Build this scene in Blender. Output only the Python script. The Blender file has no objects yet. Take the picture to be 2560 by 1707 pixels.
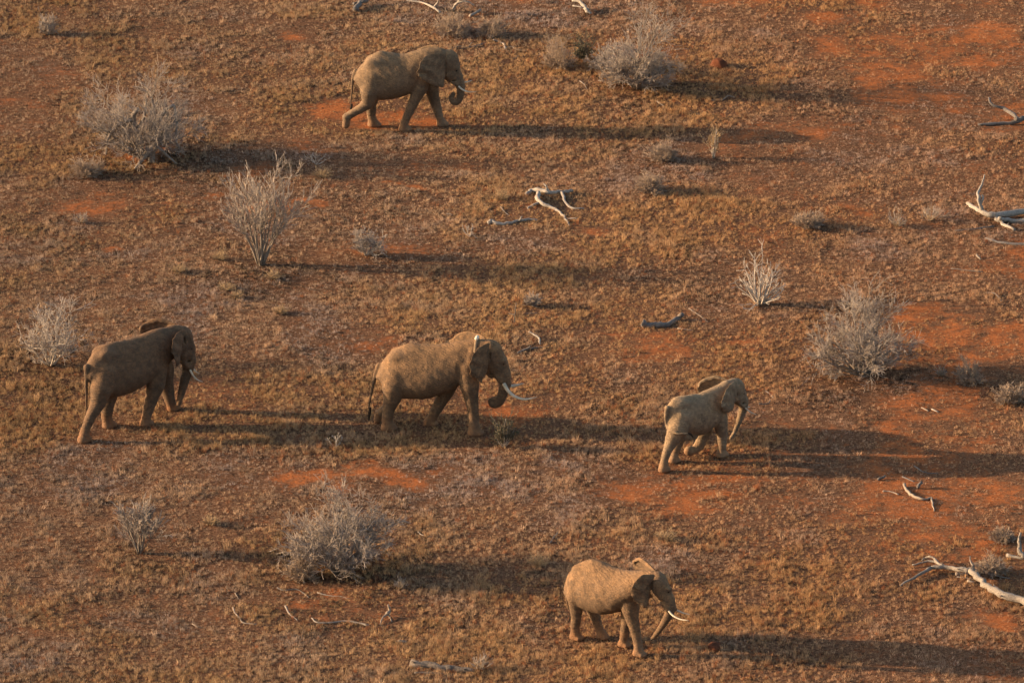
import bpy, math, random
import numpy as np
from mathutils import Vector, Matrix

# ------------------------------------------------------------------ camera
scene = bpy.context.scene
PITCH = math.radians(20.0)
DIST = 190.0
cam_data = bpy.data.cameras.new('camera')
cam_data.lens = 200.0
cam_data.sensor_width = 36.0
cam_data.clip_end = 8000.0
cam = bpy.data.objects.new('camera', cam_data)
cam.location = (0, -DIST * math.cos(PITCH), DIST * math.sin(PITCH))
cam.rotation_euler = (math.radians(90) - PITCH, 0, 0)
scene.collection.objects.link(cam)
scene.camera = cam

# ------------------------------------------------------------------ sky, sun, exposure
SUN_EL = math.radians(12.5)
SUN_B = math.radians(5.0)      # the sun stands on the left, a little beyond the herd
sun_dir = Vector((-math.cos(SUN_B) * math.cos(SUN_EL), math.sin(SUN_B) * math.cos(SUN_EL), math.sin(SUN_EL)))
world = bpy.data.worlds.new('World')
scene.world = world
world.use_nodes = True
wn = world.node_tree
wn.nodes.clear()
sky = wn.nodes.new('ShaderNodeTexSky')
sky.sky_type = 'NISHITA'
sky.sun_disc = False
sky.sun_elevation = SUN_EL
sky.sun_rotation = math.atan2(sun_dir.x, sun_dir.y)
sky.dust_density = 2.0
bg = wn.nodes.new('ShaderNodeBackground')
bg.inputs['Strength'].default_value = 0.125
wo = wn.nodes.new('ShaderNodeOutputWorld')
wn.links.new(sky.outputs[0], bg.inputs[0])
wn.links.new(bg.outputs[0], wo.inputs[0])
sun_data = bpy.data.lights.new('sun', 'SUN')
sun_data.energy = 5.0
sun_data.angle = math.radians(0.55)
sun_data.color = (1.0, 0.71, 0.43)
sun = bpy.data.objects.new('sun', sun_data)
sun.rotation_euler = (-sun_dir).to_track_quat('-Z', 'Y').to_euler()
sun.location = sun_dir * 300
scene.collection.objects.link(sun)
scene.view_settings.view_transform = 'Standard'
scene.view_settings.look = 'None'
scene.view_settings.exposure = 1.24
scene.view_settings.gamma = 1.0
scene.cycles.max_bounces = 5
scene.cycles.diffuse_bounces = 2
scene.cycles.glossy_bounces = 2
scene.cycles.transparent_max_bounces = 4
scene.cycles.use_denoising = True
scene.cycles.denoiser = 'OPENIMAGEDENOISE'
scene.cycles.denoising_input_passes = 'RGB_ALBEDO_NORMAL'

COL = scene.collection
rng = np.random.default_rng(7)
random.seed(7)

# ------------------------------------------------------------------ noise on arrays
def vnoise(x, y, seed=0):
    x = np.asarray(x, float); y = np.asarray(y, float)
    xi = np.floor(x).astype(np.int64); yi = np.floor(y).astype(np.int64)
    fx = x - xi; fy = y - yi
    fx = fx * fx * (3 - 2 * fx); fy = fy * fy * (3 - 2 * fy)
    def h(a, b):
        n = (a * 374761393 + b * 668265263 + seed * 982451653) & 0x7fffffff
        n = ((n ^ (n >> 13)) * 1274126177) & 0x7fffffff
        return ((n ^ (n >> 16)) & 0xffff) / 65535.0
    a = h(xi, yi); b = h(xi + 1, yi); c = h(xi, yi + 1); d = h(xi + 1, yi + 1)
    return (a + (b - a) * fx) * (1 - fy) + (c + (d - c) * fx) * fy

def fbm(x, y, scale, seed=0, octaves=4):
    t = 0; amp = 1.0; tot = 0
    for o in range(octaves):
        t = t + amp * vnoise(x / scale * 2 ** o + 13.7 * o, y / scale * 2 ** o - 7.1 * o, seed + o)
        tot += amp; amp *= 0.55
    return t / tot

# ------------------------------------------------------------------ node helpers
def new_mat(name):
    m = bpy.data.materials.new(name)
    m.use_nodes = True
    nt = m.node_tree
    b = nt.nodes['Principled BSDF']
    b.inputs['Roughness'].default_value = 0.9
    b.inputs['Specular IOR Level'].default_value = 0.125
    return m, nt, b

def N(nt, typ, **kw):
    n = nt.nodes.new(typ)
    for k, v in kw.items():
        if k in n.inputs.keys():
            n.inputs[k].default_value = v
        else:
            setattr(n, k, v)
    return n

def ramp(nt, fac, stops):
    r = nt.nodes.new('ShaderNodeValToRGB')
    e = r.color_ramp.elements
    while len(e) < len(stops):
        e.new(0.5)
    for i, (p, c) in enumerate(stops):
        e[i].position = p
        e[i].color = (c[0], c[1], c[2], 1) if not np.isscalar(c) else (c, c, c, 1)
    nt.links.new(fac, r.inputs[0])
    return r.outputs[0]

def mix(nt, fac, a, b, mode='MIX'):
    m = nt.nodes.new('ShaderNodeMix')
    m.data_type = 'RGBA'
    m.blend_type = mode
    for sock, v in ((m.inputs[0], fac), (m.inputs[6], a), (m.inputs[7], b)):
        if hasattr(v, 'is_linked'):
            nt.links.new(v, sock)
        elif np.isscalar(v):
            sock.default_value = v
        else:
            sock.default_value = (v[0], v[1], v[2], 1)
    return m.outputs[2]

def bump(nt, b, height, strength, dist):
    n = N(nt, 'ShaderNodeBump')
    n.inputs['Strength'].default_value = strength
    n.inputs['Distance'].default_value = dist
    nt.links.new(height, n.inputs['Height'])
    nt.links.new(n.outputs[0], b.inputs['Normal'])
    return n

# ------------------------------------------------------------------ materials
def soil_material():
    m, nt, b = new_mat('red_soil')
    tc = N(nt, 'ShaderNodeTexCoord')
    n1 = N(nt, 'ShaderNodeTexNoise', Scale=0.35, Detail=6.0, Roughness=0.6)
    n2 = N(nt, 'ShaderNodeTexNoise', Scale=3.2, Detail=8.0, Roughness=0.72)
    n3 = N(nt, 'ShaderNodeTexNoise', Scale=14.0, Detail=6.0, Roughness=0.7)
    for n in (n1, n2, n3):
        nt.links.new(tc.outputs['Object'], n.inputs['Vector'])
    soil = ramp(nt, n1.outputs['Fac'], [(0.3, (0.31, 0.092, 0.032)), (0.7, (0.42, 0.14, 0.05))])
    soil = mix(nt, 0.5, soil, ramp(nt, n3.outputs['Fac'], [(0.3, (0.17, 0.055, 0.022)), (0.72, (0.54, 0.19, 0.065))]))
    litter = ramp(nt, n3.outputs['Fac'], [(0.30, (0.03, 0.019, 0.013)), (0.47, (0.12, 0.058, 0.032)), (0.6, (0.22, 0.12, 0.068)), (0.75, (0.36, 0.235, 0.15))])
    n4 = N(nt, 'ShaderNodeTexNoise', Scale=9.0, Detail=7.0, Roughness=0.8); nt.links.new(tc.outputs['Object'], n4.inputs['Vector'])
    soil = mix(nt, ramp(nt, n4.outputs['Fac'], [(0.52, 0.0), (0.60, 0.85)]), soil, (0.10, 0.045, 0.024))
    at = N(nt, 'ShaderNodeAttribute', attribute_name='cover')
    ad = N(nt, 'ShaderNodeMath', operation='MULTIPLY_ADD')
    nt.links.new(n2.outputs['Fac'], ad.inputs[0]); ad.inputs[1].default_value = 1.5
    sub = N(nt, 'ShaderNodeMath', operation='SUBTRACT'); nt.links.new(at.outputs['Fac'], sub.inputs[0]); sub.inputs[1].default_value = 0.78
    nt.links.new(sub.outputs[0], ad.inputs[2])
    mx = N(nt, 'ShaderNodeMath', operation='MULTIPLY_ADD'); nt.links.new(n3.outputs['Fac'], mx.inputs[0]); mx.inputs[1].default_value = 0.9; nt.links.new(ad.outputs[0], mx.inputs[2])
    fac = ramp(nt, mx.outputs[0], [(0.62, 0.0), (1.12, 1.0)])
    nt.links.new(mix(nt, fac, soil, litter), b.inputs['Base Color'])
    hs = N(nt, 'ShaderNodeMath', operation='ADD')
    nt.links.new(n2.outputs['Fac'], hs.inputs[0]); nt.links.new(n3.outputs['Fac'], hs.inputs[1])
    bump(nt, b, hs.outputs[0], 0.7, 0.06)
    b.inputs['Roughness'].default_value = 1.0
    b.inputs['Specular IOR Level'].default_value = 0.0
    return m

def tint_material(name, rough=0.85):
    """Dry grass: colour comes from the tuft it belongs to."""
    m, nt, b = new_mat(name)
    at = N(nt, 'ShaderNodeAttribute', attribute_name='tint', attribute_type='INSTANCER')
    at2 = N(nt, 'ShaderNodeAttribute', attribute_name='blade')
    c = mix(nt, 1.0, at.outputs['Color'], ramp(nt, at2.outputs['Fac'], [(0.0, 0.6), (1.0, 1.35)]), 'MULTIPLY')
    nt.links.new(c, b.inputs['Base Color'])
    b.inputs['Specular IOR Level'].default_value = 0.05
    tr = N(nt, 'ShaderNodeBsdfTranslucent')
    nt.links.new(c, tr.inputs['Color'])
    ms = N(nt, 'ShaderNodeMixShader')
    ms.inputs[0].default_value = 0.3
    nt.links.new(b.outputs[0], ms.inputs[1]); nt.links.new(tr.outputs[0], ms.inputs[2])
    nt.links.new(ms.outputs[0], nt.nodes['Material Output'].inputs[0])
    return m

def wood_material(name, lo, hi, streak=30.0):
    m, nt, b = new_mat(name)
    tc = N(nt, 'ShaderNodeTexCoord')
    mp = N(nt, 'ShaderNodeMapping')
    nt.links.new(tc.outputs['Object'], mp.inputs[0])
    n1 = N(nt, 'ShaderNodeTexNoise', Scale=3.0, Detail=6.0, Roughness=0.7)
    n2 = N(nt, 'ShaderNodeTexNoise', Scale=streak, Detail=4.0, Roughness=0.6)
    nt.links.new(mp.outputs[0], n1.inputs['Vector']); nt.links.new(mp.outputs[0], n2.inputs['Vector'])
    c = ramp(nt, n1.outputs['Fac'], [(0.3, lo), (0.65, hi)])
    c = mix(nt, 0.45, c, ramp(nt, n2.outputs['Fac'], [(0.35, tuple(x * 0.4 for x in lo)), (0.55, hi)]))
    nt.links.new(c, b.inputs['Base Color'])
    bump(nt, b, n2.outputs['Fac'], 0.6, 0.02)
    return m

def skin_material(name, base, dusty, dust_amount):
    m, nt, b = new_mat(name)
    tc = N(nt, 'ShaderNodeTexCoord')
    big = N(nt, 'ShaderNodeTexNoise', Scale=1.6, Detail=6.0, Roughness=0.62)
    med = N(nt, 'ShaderNodeTexNoise', Scale=7.0, Detail=6.0, Roughness=0.65)
    # wrinkles: warped bands and a cracked network
    mp = N(nt, 'ShaderNodeMapping'); mp.inputs['Scale'].default_value = (1.0, 1.0, 2.2)
    warp = N(nt, 'ShaderNodeTexNoise', Scale=2.2, Detail=3.0, Roughness=0.5)
    wv = N(nt, 'ShaderNodeTexWave', wave_type='BANDS', bands_direction='DIAGONAL', Scale=3.0, Distortion=7.0, Detail=4.0)
    wv.inputs['Detail Scale'].default_value = 1.4
    vo = N(nt, 'ShaderNodeTexVoronoi', feature='DISTANCE_TO_EDGE', Scale=9.0)
    for n in (big, med, warp):
        nt.links.new(tc.outputs['Object'], n.inputs['Vector'])
    nt.links.new(tc.outputs['Object'], mp.inputs[0])
    wadd = mix(nt, 0.55, mp.outputs[0], warp.outputs['Color'], 'ADD')
    nt.links.new(wadd, vo.inputs['Vector']); nt.links.new(mp.outputs[0], wv.inputs['Vector'])
    crack = ramp(nt, vo.outputs['Distance'], [(0.0, 0.0), (0.12, 1.0)])
    c = ramp(nt, big.outputs['Fac'], [(0.3, tuple(x * 0.8 for x in base)), (0.7, tuple(x * 1.15 for x in base))])
    # red dust thrown over the back and head lies thickest on top
    geo = N(nt, 'ShaderNodeSeparateXYZ'); nt.links.new(tc.outputs['Normal'], geo.inputs[0])
    dz = N(nt, 'ShaderNodeMath', operation='MULTIPLY_ADD'); nt.links.new(geo.outputs['Z'], dz.inputs[0]); dz.inputs[1].default_value = 0.45; nt.links.new(med.outputs['Fac'], dz.inputs[2])
    dust = ramp(nt, dz.outputs[0], [(0.42, 0.0), (0.85, 1.0)])
    dm = N(nt, 'ShaderNodeMath', operation='MULTIPLY'); nt.links.new(dust, dm.inputs[0]); dm.inputs[1].default_value = dust_amount
    c = mix(nt, dm.outputs[0], c, dusty)
    c = mix(nt, 0.6, c, mix(nt, 1.0, c, ramp(nt, crack, [(0.0, 0.55), (1.0, 1.06)]), 'MULTIPLY'))
    c = mix(nt, 0.5, c, mix(nt, 1.0, c, ramp(nt, med.outputs['Fac'], [(0.3, 0.6), (0.7, 1.3)]), 'MULTIPLY'))
    # soil stains on feet and lower legs, pale dried mud in big patches
    sp = N(nt, 'ShaderNodeSeparateXYZ'); nt.links.new(tc.outputs['Object'], sp.inputs[0])
    fz = N(nt, 'ShaderNodeMath', operation='MULTIPLY_ADD'); nt.links.new(big.outputs['Fac'], fz.inputs[0]); fz.inputs[1].default_value = 0.8; nt.links.new(sp.outputs['Z'], fz.inputs[2])
    c = mix(nt, ramp(nt, fz.outputs[0], [(0.45, 0.55), (0.95, 0.0)]), c, (0.30, 0.13, 0.055))
    mud = N(nt, 'ShaderNodeTexNoise', Scale=1.1, Detail=5.0, Roughness=0.6, Distortion=0.6); nt.links.new(tc.outputs['Object'], mud.inputs['Vector'])
    c = mix(nt, ramp(nt, mud.outputs['Fac'], [(0.52, 0.0), (0.66, 0.55)]), c, tuple(x * 1.4 for x in base))
    c = mix(nt, ramp(nt, mud.outputs['Fac'], [(0.34, 0.5), (0.46, 0.0)]), c, tuple(x * 0.62 for x in base))
    nt.links.new(c, b.inputs['Base Color'])
    h = N(nt, 'ShaderNodeMath', operation='MULTIPLY_ADD'); nt.links.new(crack, h.inputs[0]); h.inputs[1].default_value = 0.45
    ws = N(nt, 'ShaderNodeMath', operation='MULTIPLY'); nt.links.new(wv.outputs['Fac'], ws.inputs[0]); ws.inputs[1].default_value = 0.3; nt.links.new(ws.outputs[0], h.inputs[2])
    h2 = N(nt, 'ShaderNodeMath', operation='ADD'); nt.links.new(h.outputs[0], h2.inputs[0]); nt.links.new(med.outputs['Fac'], h2.inputs[1])
    bump(nt, b, h2.outputs[0], 0.6, 0.028)
    b.inputs['Roughness'].default_value = 0.82
    b.inputs['Specular IOR Level'].default_value = 0.2
    return m

def plain(name, colour, rough=0.6, noise=None):
    m, nt, b = new_mat(name)
    b.inputs['Roughness'].default_value = rough
    tc = N(nt, 'ShaderNodeTexCoord')
    n = N(nt, 'ShaderNodeTexNoise', Scale=noise or 12.0, Detail=4.0)
    nt.links.new(tc.outputs['Object'], n.inputs['Vector'])
    nt.links.new(ramp(nt, n.outputs['Fac'], [(0.3, tuple(x * 0.7 for x in colour)), (0.7, tuple(min(1, x * 1.15) for x in colour))]), b.inputs['Base Color'])
    return m

M = {}
M['soil'] = soil_material()
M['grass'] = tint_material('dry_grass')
M['white'] = wood_material('bleached_wood', (0.13, 0.10, 0.08), (0.38, 0.325, 0.27))
M['pale'] = wood_material('pale_wood', (0.15, 0.11, 0.085), (0.33, 0.26, 0.20))
M['grey'] = wood_material('grey_wood', (0.05, 0.042, 0.038), (0.20, 0.17, 0.15))
M['grey2'] = wood_material('weathered_wood', (0.085, 0.068, 0.056), (0.30, 0.25, 0.205))
M['brown'] = wood_material('cracked_wood', (0.05, 0.038, 0.03), (0.19, 0.15, 0.12), 18.0)
M['bark'] = wood_material('bush_bark', (0.085, 0.066, 0.052), (0.30, 0.245, 0.20))
M['twig_grey'] = wood_material('grey_twigs', (0.21, 0.165, 0.135), (0.42, 0.345, 0.285))
M['twig_white'] = wood_material('white_twigs', (0.28, 0.225, 0.18), (0.54, 0.46, 0.38))
M['twig_brown'] = wood_material('brown_twigs', (0.22, 0.155, 0.11), (0.42, 0.315, 0.23))
M['twig_straw'] = wood_material('straw_stalks', (0.22, 0.145, 0.08), (0.44, 0.31, 0.18))
M['twig_dark'] = wood_material('dark_twigs', (0.06, 0.05, 0.035), (0.17, 0.14, 0.10))
M['leaf'] = plain('green_leaf', (0.075, 0.075, 0.042), 0.7)
M['ivory'] = plain('ivory', (0.52, 0.44, 0.33), 0.5, 5.0)
M['eye'] = plain('dark_eye', (0.015, 0.01, 0.008), 0.25)
M['hair'] = plain('tail_hair', (0.03, 0.024, 0.02), 0.8)
M['collar'] = plain('collar_webbing', (0.22, 0.15, 0.09), 0.8)
M['tracker'] = plain('tracker_housing', (0.72, 0.62, 0.48), 0.5)
M['mound'] = plain('red_mound', (0.115, 0.04, 0.02), 1.0, 6.0)

# ------------------------------------------------------------------ object helpers
def tag(o, label=None, cat=None, group=None, kind=None):
    if label: o['label'] = label
    if cat: o['category'] = cat
    if group: o['group'] = group
    if kind: o['kind'] = kind
    return o

def mesh_obj(name, verts, faces, mat, parent=None, smooth=True):
    me = bpy.data.meshes.new(name)
    me.from_pydata([tuple(v) for v in verts] if not isinstance(verts, np.ndarray) else verts.tolist(), [],
                   faces.tolist() if isinstance(faces, np.ndarray) else faces)
    if smooth:
        me.polygons.foreach_set('use_smooth', np.ones(len(me.polygons), bool))
    me.materials.append(mat)
    me.update()
    o = bpy.data.objects.new(name, me)
    COL.objects.link(o)
    if parent is not None:
        o.parent = parent
    return o

def empty(name, loc, rz=0.0):
    o = bpy.data.objects.new(name, None)
    o.empty_display_size = 0.3
    o.location = loc
    o.rotation_euler = (0, 0, rz)
    COL.objects.link(o)
    return o

class Tubes:
    """Collects tapered tubes into one vertex/face list."""
    def __init__(self):
        self.v = []; self.f = []
    def add(self, pts, radii, sides=5, lump=0.0, r=None, cap=True):
        pts = [Vector(p) for p in pts]
        n = len(pts)
        base = len(self.v)
        up = Vector((0.13, 0.27, 0.95)).normalized()
        for i, p in enumerate(pts):
            t = (pts[min(i + 1, n - 1)] - pts[max(i - 1, 0)])
            if t.length < 1e-6: t = Vector((0, 0, 1))
            t.normalize()
            a = t.cross(up)
            if a.length < 0.05: a = t.cross(Vector((1, 0, 0)))
            a.normalize(); b = t.cross(a)
            for k in range(sides):
                an = 2 * math.pi * k / sides
                rr = radii[i]
                if lump and r is not None: rr *= 1 + lump * (r.random() - 0.5) * 2
                self.v.append(tuple(p + (a * math.cos(an) + b * math.sin(an)) * rr))
        for i in range(n - 1):
            for k in range(sides):
                k2 = (k + 1) % sides
                self.f.append((base + i * sides + k, base + i * sides + k2, base + (i + 1) * sides + k2, base + (i + 1) * sides + k))
        if cap:
            self.f.append(tuple(base + k for k in range(sides))[::-1])
            self.f.append(tuple(base + (n - 1) * sides + k for k in range(sides)))
    def build(self, name, mat, parent=None, smooth=True):
        return mesh_obj(name, self.v, self.f, mat, parent, smooth)

def catmull(P, k):
    """Smooth a list of rows (any width) through its points, k steps per span."""
    P = np.asarray(P, float)
    Q = np.vstack([2 * P[0] - P[1], P, 2 * P[-1] - P[-2]])
    out = []
    for i in range(1, len(Q) - 2):
        a, b, c, d = Q[i - 1], Q[i], Q[i + 1], Q[i + 2]
        for j in range(k):
            t = j / k
            out.append(0.5 * (2 * b + (c - a) * t + (2 * a - 5 * b + 4 * c - d) * t * t + (3 * b - a - 3 * c + d) * t ** 3))
    out.append(P[-1])
    return np.array(out)

# ------------------------------------------------------------------ measured layout (metres)
ELEPHANTS = {'one': {'loc': [-4.19, 23.18], 'heading': 1, 'top': [[-1.651, 1.985], [-1.588, 2.206], [-1.44, 2.413], [-1.199, 2.675], [-0.933, 2.909], [-0.72, 3.004], [-0.377, 2.961], [0.02, 2.884], [0.258, 2.894], [0.549, 2.992], [0.814, 3.065], [1.079, 3.119], [1.344, 3.118], [1.608, 3.075]],
  'bot': [[-1.602, 1.881], [-1.472, 1.63], [-1.157, 1.323], [-0.84, 1.141], [-0.628, 1.126], [-0.257, 1.166], [0.009, 1.234], [0.301, 1.329], [0.54, 1.453], [0.859, 1.701], [1.125, 1.894], [1.391, 2.086], [1.604, 2.251]],
  'hn': [[-1.044, -0.225, 2.135, 0.44], [-1.088, -0.3, 1.549, 0.36], [-1.158, -0.3, 1.077, 0.23], [-1.479, -0.3, 0.843, 0.165], [-1.772, -0.3, 0.664, 0.15], [-1.953, -0.3, 0.539, 0.165], [-1.983, -0.3, 0.275, 0.13]],
  'hn_up': 1, 'hf': [[-0.995, 0.225, 1.911, 0.4], [-1.001, 0.3, 1.276, 0.3], [-1.045, 0.3, 0.803, 0.2], [-1.049, 0.3, 0.384, 0.165], [-0.971, 0.3, 0.077, 0.19]],
  'hf_up': 0, 'fn': [[0.888, -0.225, 2.152, 0.4], [0.78, -0.3, 1.677, 0.29], [0.618, -0.3, 1.29, 0.215], [0.377, -0.3, 0.763, 0.175], [0.202, -0.3, 0.346, 0.15], [0.166, -0.3, 0.11, 0.175]],
  'fn_up': 0, 'ff': [[1.127, 0.225, 1.899, 0.36], [1.231, 0.3, 1.319, 0.25], [1.335, 0.3, 0.873, 0.19], [1.453, 0.3, 0.482, 0.165], [1.518, 0.3, 0.244, 0.15], [1.571, 0.3, 0.104, 0.17]],
  'ff_up': 0, 'head': [[1.818, 0.0, 2.631, 0.4, 1.0], [1.5, 0.0, 2.577, 0.4, 0.85], [1.976, 0.0, 2.298, 0.3, 0.9], [2.107, 0.0, 1.964, 0.235, 0.95]],
  'jaw': [[1.737, 0.0, 2.077, 0.17], [1.974, 0.0, 1.826, 0.1]],
  'trunk': [[2.134, 0.0, 1.964, 0.225], [2.265, 0.0, 1.672, 0.18], [2.286, 0.0, 1.38, 0.145], [2.251, 0.0, 1.158, 0.13], [2.131, 0.0, 1.006, 0.12], [1.985, 0.0, 1.034, 0.11], [1.94, 0.0, 1.187, 0.1], [2.012, 0.0, 1.326, 0.085]],
  'eye': [2.119, -0.27, 2.303], 'ear': [[1.712, -0.3, 3.001], [1.341, -0.474, 3.062], [0.997, -0.677, 2.996], [0.785, -0.851, 2.803], [0.69, -0.909, 2.449], [0.755, -0.88, 2.247], [0.965, -0.764, 2.043], [1.177, -0.677, 1.918], [1.335, -0.619, 1.808], [1.52, -0.532, 1.76], [1.64, -0.474, 1.76], [1.694, -0.358, 2.051], [1.722, -0.315, 2.342], [1.684, -0.3, 2.642]],
  'ear2': [[1.715, 0.28, 2.739], [1.504, 0.45, 2.965], [1.293, 0.6, 3.031], [1.028, 0.75, 2.973], [0.789, 0.85, 2.86], [0.682, 0.92, 2.742], [0.733, 0.9, 2.303], [0.89, 0.8, 1.944], [1.208, 0.6, 1.782], [1.552, 0.4, 1.842], [1.712, 0.3, 2.095], [1.727, 0.28, 2.434]],
  'tusk': [[2.053, -0.16, 1.848, 0.06], [2.197, -0.21, 1.697, 0.058], [2.342, -0.25, 1.575, 0.05], [2.554, -0.28, 1.495, 0.04], [2.859, -0.28, 1.487, 0.012]],
  'tusk2': [[2.267, 0.16, 1.747, 0.06], [2.414, 0.22, 1.713, 0.052], [2.56, 0.28, 1.713, 0.04], [2.715, 0.3, 1.756, 0.012]],
  'tail': [[-1.574, 0.0, 2.206, 0.09], [-1.642, 0.0, 2.04, 0.06], [-1.679, 0.0, 1.818, 0.05], [-1.721, 0.0, 1.319, 0.035], [-1.756, 0.0, 0.93, 0.03]],
  'tuft': [[-1.756, 0.0, 0.944, 0.03], [-1.786, 0.0, 0.818, 0.05], [-1.841, 0.0, 0.68, 0.012]]},
 'two': {'loc': [-12.34, -7.94], 'heading': 38, 'top': [[-1.495, 2.117], [-1.459, 2.358], [-1.322, 2.607], [-1.123, 2.795], [-0.837, 2.927], [-0.448, 2.97], [0.047, 2.937], [0.472, 2.936], [0.83, 2.997], [1.187, 3.036], [1.544, 3.01], [1.902, 3.008], [2.115, 2.929]],
  'bot': [[-1.459, 1.949], [-1.295, 1.568], [-0.952, 1.224], [-0.602, 1.127], [-0.069, 1.145], [0.289, 1.235], [0.648, 1.357], [0.938, 1.526], [1.228, 1.68], [1.556, 1.888], [1.845, 1.98]],
  'hn': [[-1.013, -0.225, 2.135, 0.45], [-1.149, -0.3, 1.658, 0.37], [-1.285, -0.3, 1.221, 0.26], [-1.56, -0.3, 0.847, 0.18], [-1.782, -0.3, 0.492, 0.15], [-1.889, -0.3, 0.22, 0.18]],
  'hn_up': 0, 'hf': [[-0.471, 0.225, 1.755, 0.4], [-0.476, 0.3, 1.075, 0.28], [-0.558, 0.3, 0.686, 0.21], [-0.587, 0.3, 0.315, 0.165], [-0.524, 0.3, 0.033, 0.19]],
  'hf_up': 0, 'fn': [[1.027, -0.24, 1.863, 0.42], [0.922, -0.32, 1.314, 0.3], [0.75, -0.32, 0.882, 0.22], [0.635, -0.32, 0.593, 0.185], [0.52, -0.32, 0.305, 0.155], [0.497, -0.32, 0.106, 0.18]],
  'fn_up': 0, 'ff': [[1.638, 0.24, 1.584, 0.36], [1.734, 0.32, 1.034, 0.26], [1.847, 0.32, 0.534, 0.19], [1.93, 0.32, 0.229, 0.165], [1.979, 0.32, 0.059, 0.15], [1.995, 0.32, -0.024, 0.17]],
  'ff_up': 0, 'head': [[2.159, 0.0, 2.512, 0.4, 1.0], [1.852, 0.0, 2.455, 0.42, 0.85], [2.365, 0.0, 2.088, 0.3, 0.9], [2.428, 0.0, 1.727, 0.235, 0.95]],
  'jaw': [[2.127, 0.0, 1.921, 0.17], [2.265, 0.0, 1.669, 0.1]],
  'trunk': [[2.446, 0.0, 1.691, 0.225], [2.384, 0.0, 1.358, 0.185], [2.268, 0.0, 1.069, 0.155], [2.171, 0.0, 0.775, 0.13], [2.075, 0.0, 0.512, 0.11], [2.015, 0.0, 0.304, 0.085]],
  'eye': [2.379, -0.24, 2.17], 'ear': [[2.049, -0.3, 2.904], [1.666, -0.518, 2.958], [1.332, -0.764, 2.884], [1.162, -0.909, 2.683], [1.202, -0.909, 2.424], [1.382, -0.793, 2.099], [1.518, -0.677, 1.878], [1.684, -0.532, 1.924], [1.861, -0.387, 2.093], [1.971, -0.315, 2.33], [2.017, -0.285, 2.625]],
  'ear2': [[2.161, 0.3, 2.865], [2.103, 0.55, 2.958], [1.919, 0.8, 3.01], [1.733, 1.0, 2.982], [1.562, 1.12, 2.875], [1.355, 1.2, 2.726], [1.361, 1.2, 2.441], [1.457, 1.05, 2.084], [1.673, 0.85, 1.904], [1.934, 0.6, 1.981], [2.12, 0.34, 2.266], [2.176, 0.28, 2.585]],
  'tusk': [[2.233, -0.15, 1.689, 0.062], [2.329, -0.21, 1.463, 0.058], [2.423, -0.25, 1.249, 0.048], [2.56, -0.28, 1.084, 0.035], [2.775, -0.29, 0.968, 0.01]],
  'tusk2': [[2.618, 0.15, 1.483, 0.062], [2.721, 0.2, 1.318, 0.055], [2.847, 0.23, 1.154, 0.045], [3.014, 0.24, 1.034, 0.012]],
  'tail': [[-1.445, 0.0, 2.355, 0.1], [-1.453, 0.0, 2.107, 0.07], [-1.475, 0.0, 1.863, 0.055], [-1.489, 0.0, 1.398, 0.04], [-1.503, 0.0, 0.932, 0.03]],
  'tuft': [[-1.503, 0.0, 0.948, 0.03], [-1.508, 0.0, 0.777, 0.055], [-1.56, 0.0, 0.585, 0.012]]},
 'three': {'loc': [-2.59, -8.17], 'heading': -9, 'top': [[-1.735, 1.713], [-1.645, 2.011], [-1.537, 2.281], [-1.31, 2.53], [-1.044, 2.731], [-0.779, 2.852], [-0.567, 2.877], [-0.171, 2.859], [0.225, 2.881], [0.542, 2.935], [0.833, 3.013], [1.096, 3.064], [1.412, 3.101], [1.676, 3.088]],
  'bot': [[-1.625, 1.626], [-1.495, 1.383], [-1.205, 1.121], [-0.808, 1.005], [-0.543, 1.034], [-0.305, 1.02], [-0.013, 1.093], [0.384, 1.242], [0.729, 1.387], [1.046, 1.642], [1.311, 1.88], [1.522, 2.086], [1.707, 2.235]],
  'hn': [[-1.116, -0.217, 1.995, 0.45], [-1.16, -0.29, 1.463, 0.375], [-1.216, -0.29, 1.07, 0.29], [-1.325, -0.29, 0.701, 0.2], [-1.38, -0.29, 0.335, 0.17], [-1.361, -0.29, 0.042, 0.205]],
  'hn_up': 0, 'hf': [[-1.169, 0.217, 1.666, 0.4], [-1.293, 0.29, 1.018, 0.29], [-1.376, 0.29, 0.65, 0.21], [-1.591, 0.29, 0.413, 0.155], [-1.738, 0.29, 0.292, 0.155], [-1.784, 0.29, 0.149, 0.12]],
  'hf_up': 1, 'fn': [[1.238, -0.232, 2.192, 0.42], [1.302, -0.31, 1.67, 0.31], [1.354, -0.31, 1.256, 0.235], [1.411, -0.31, 0.898, 0.19], [1.431, -0.31, 0.509, 0.165], [1.457, -0.31, 0.218, 0.2]],
  'fn_up': 0, 'ff': [[0.657, 0.232, 1.767, 0.36], [0.456, 0.31, 1.225, 0.26], [0.296, 0.31, 0.88, 0.205], [0.095, 0.31, 0.505, 0.17], [-0.052, 0.31, 0.202, 0.15], [-0.12, 0.31, 0.016, 0.175]],
  'ff_up': 0, 'head': [[1.912, 0.0, 2.701, 0.42, 1.0], [1.622, 0.0, 2.601, 0.42, 0.85], [2.175, 0.0, 2.356, 0.32, 0.9], [2.306, 0.0, 2.003, 0.25, 0.95]],
  'jaw': [[1.806, 0.0, 2.168, 0.18], [1.95, 0.0, 1.927, 0.1]],
  'trunk': [[2.333, 0.0, 1.977, 0.24], [2.398, 0.0, 1.703, 0.19], [2.346, 0.0, 1.422, 0.165], [2.266, 0.0, 1.167, 0.155], [2.161, 0.0, 0.994, 0.135], [2.015, 0.0, 0.943, 0.115], [1.936, 0.0, 1.036, 0.1], [2.015, 0.0, 1.138, 0.085], [2.134, 0.0, 1.173, 0.06]],
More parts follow.
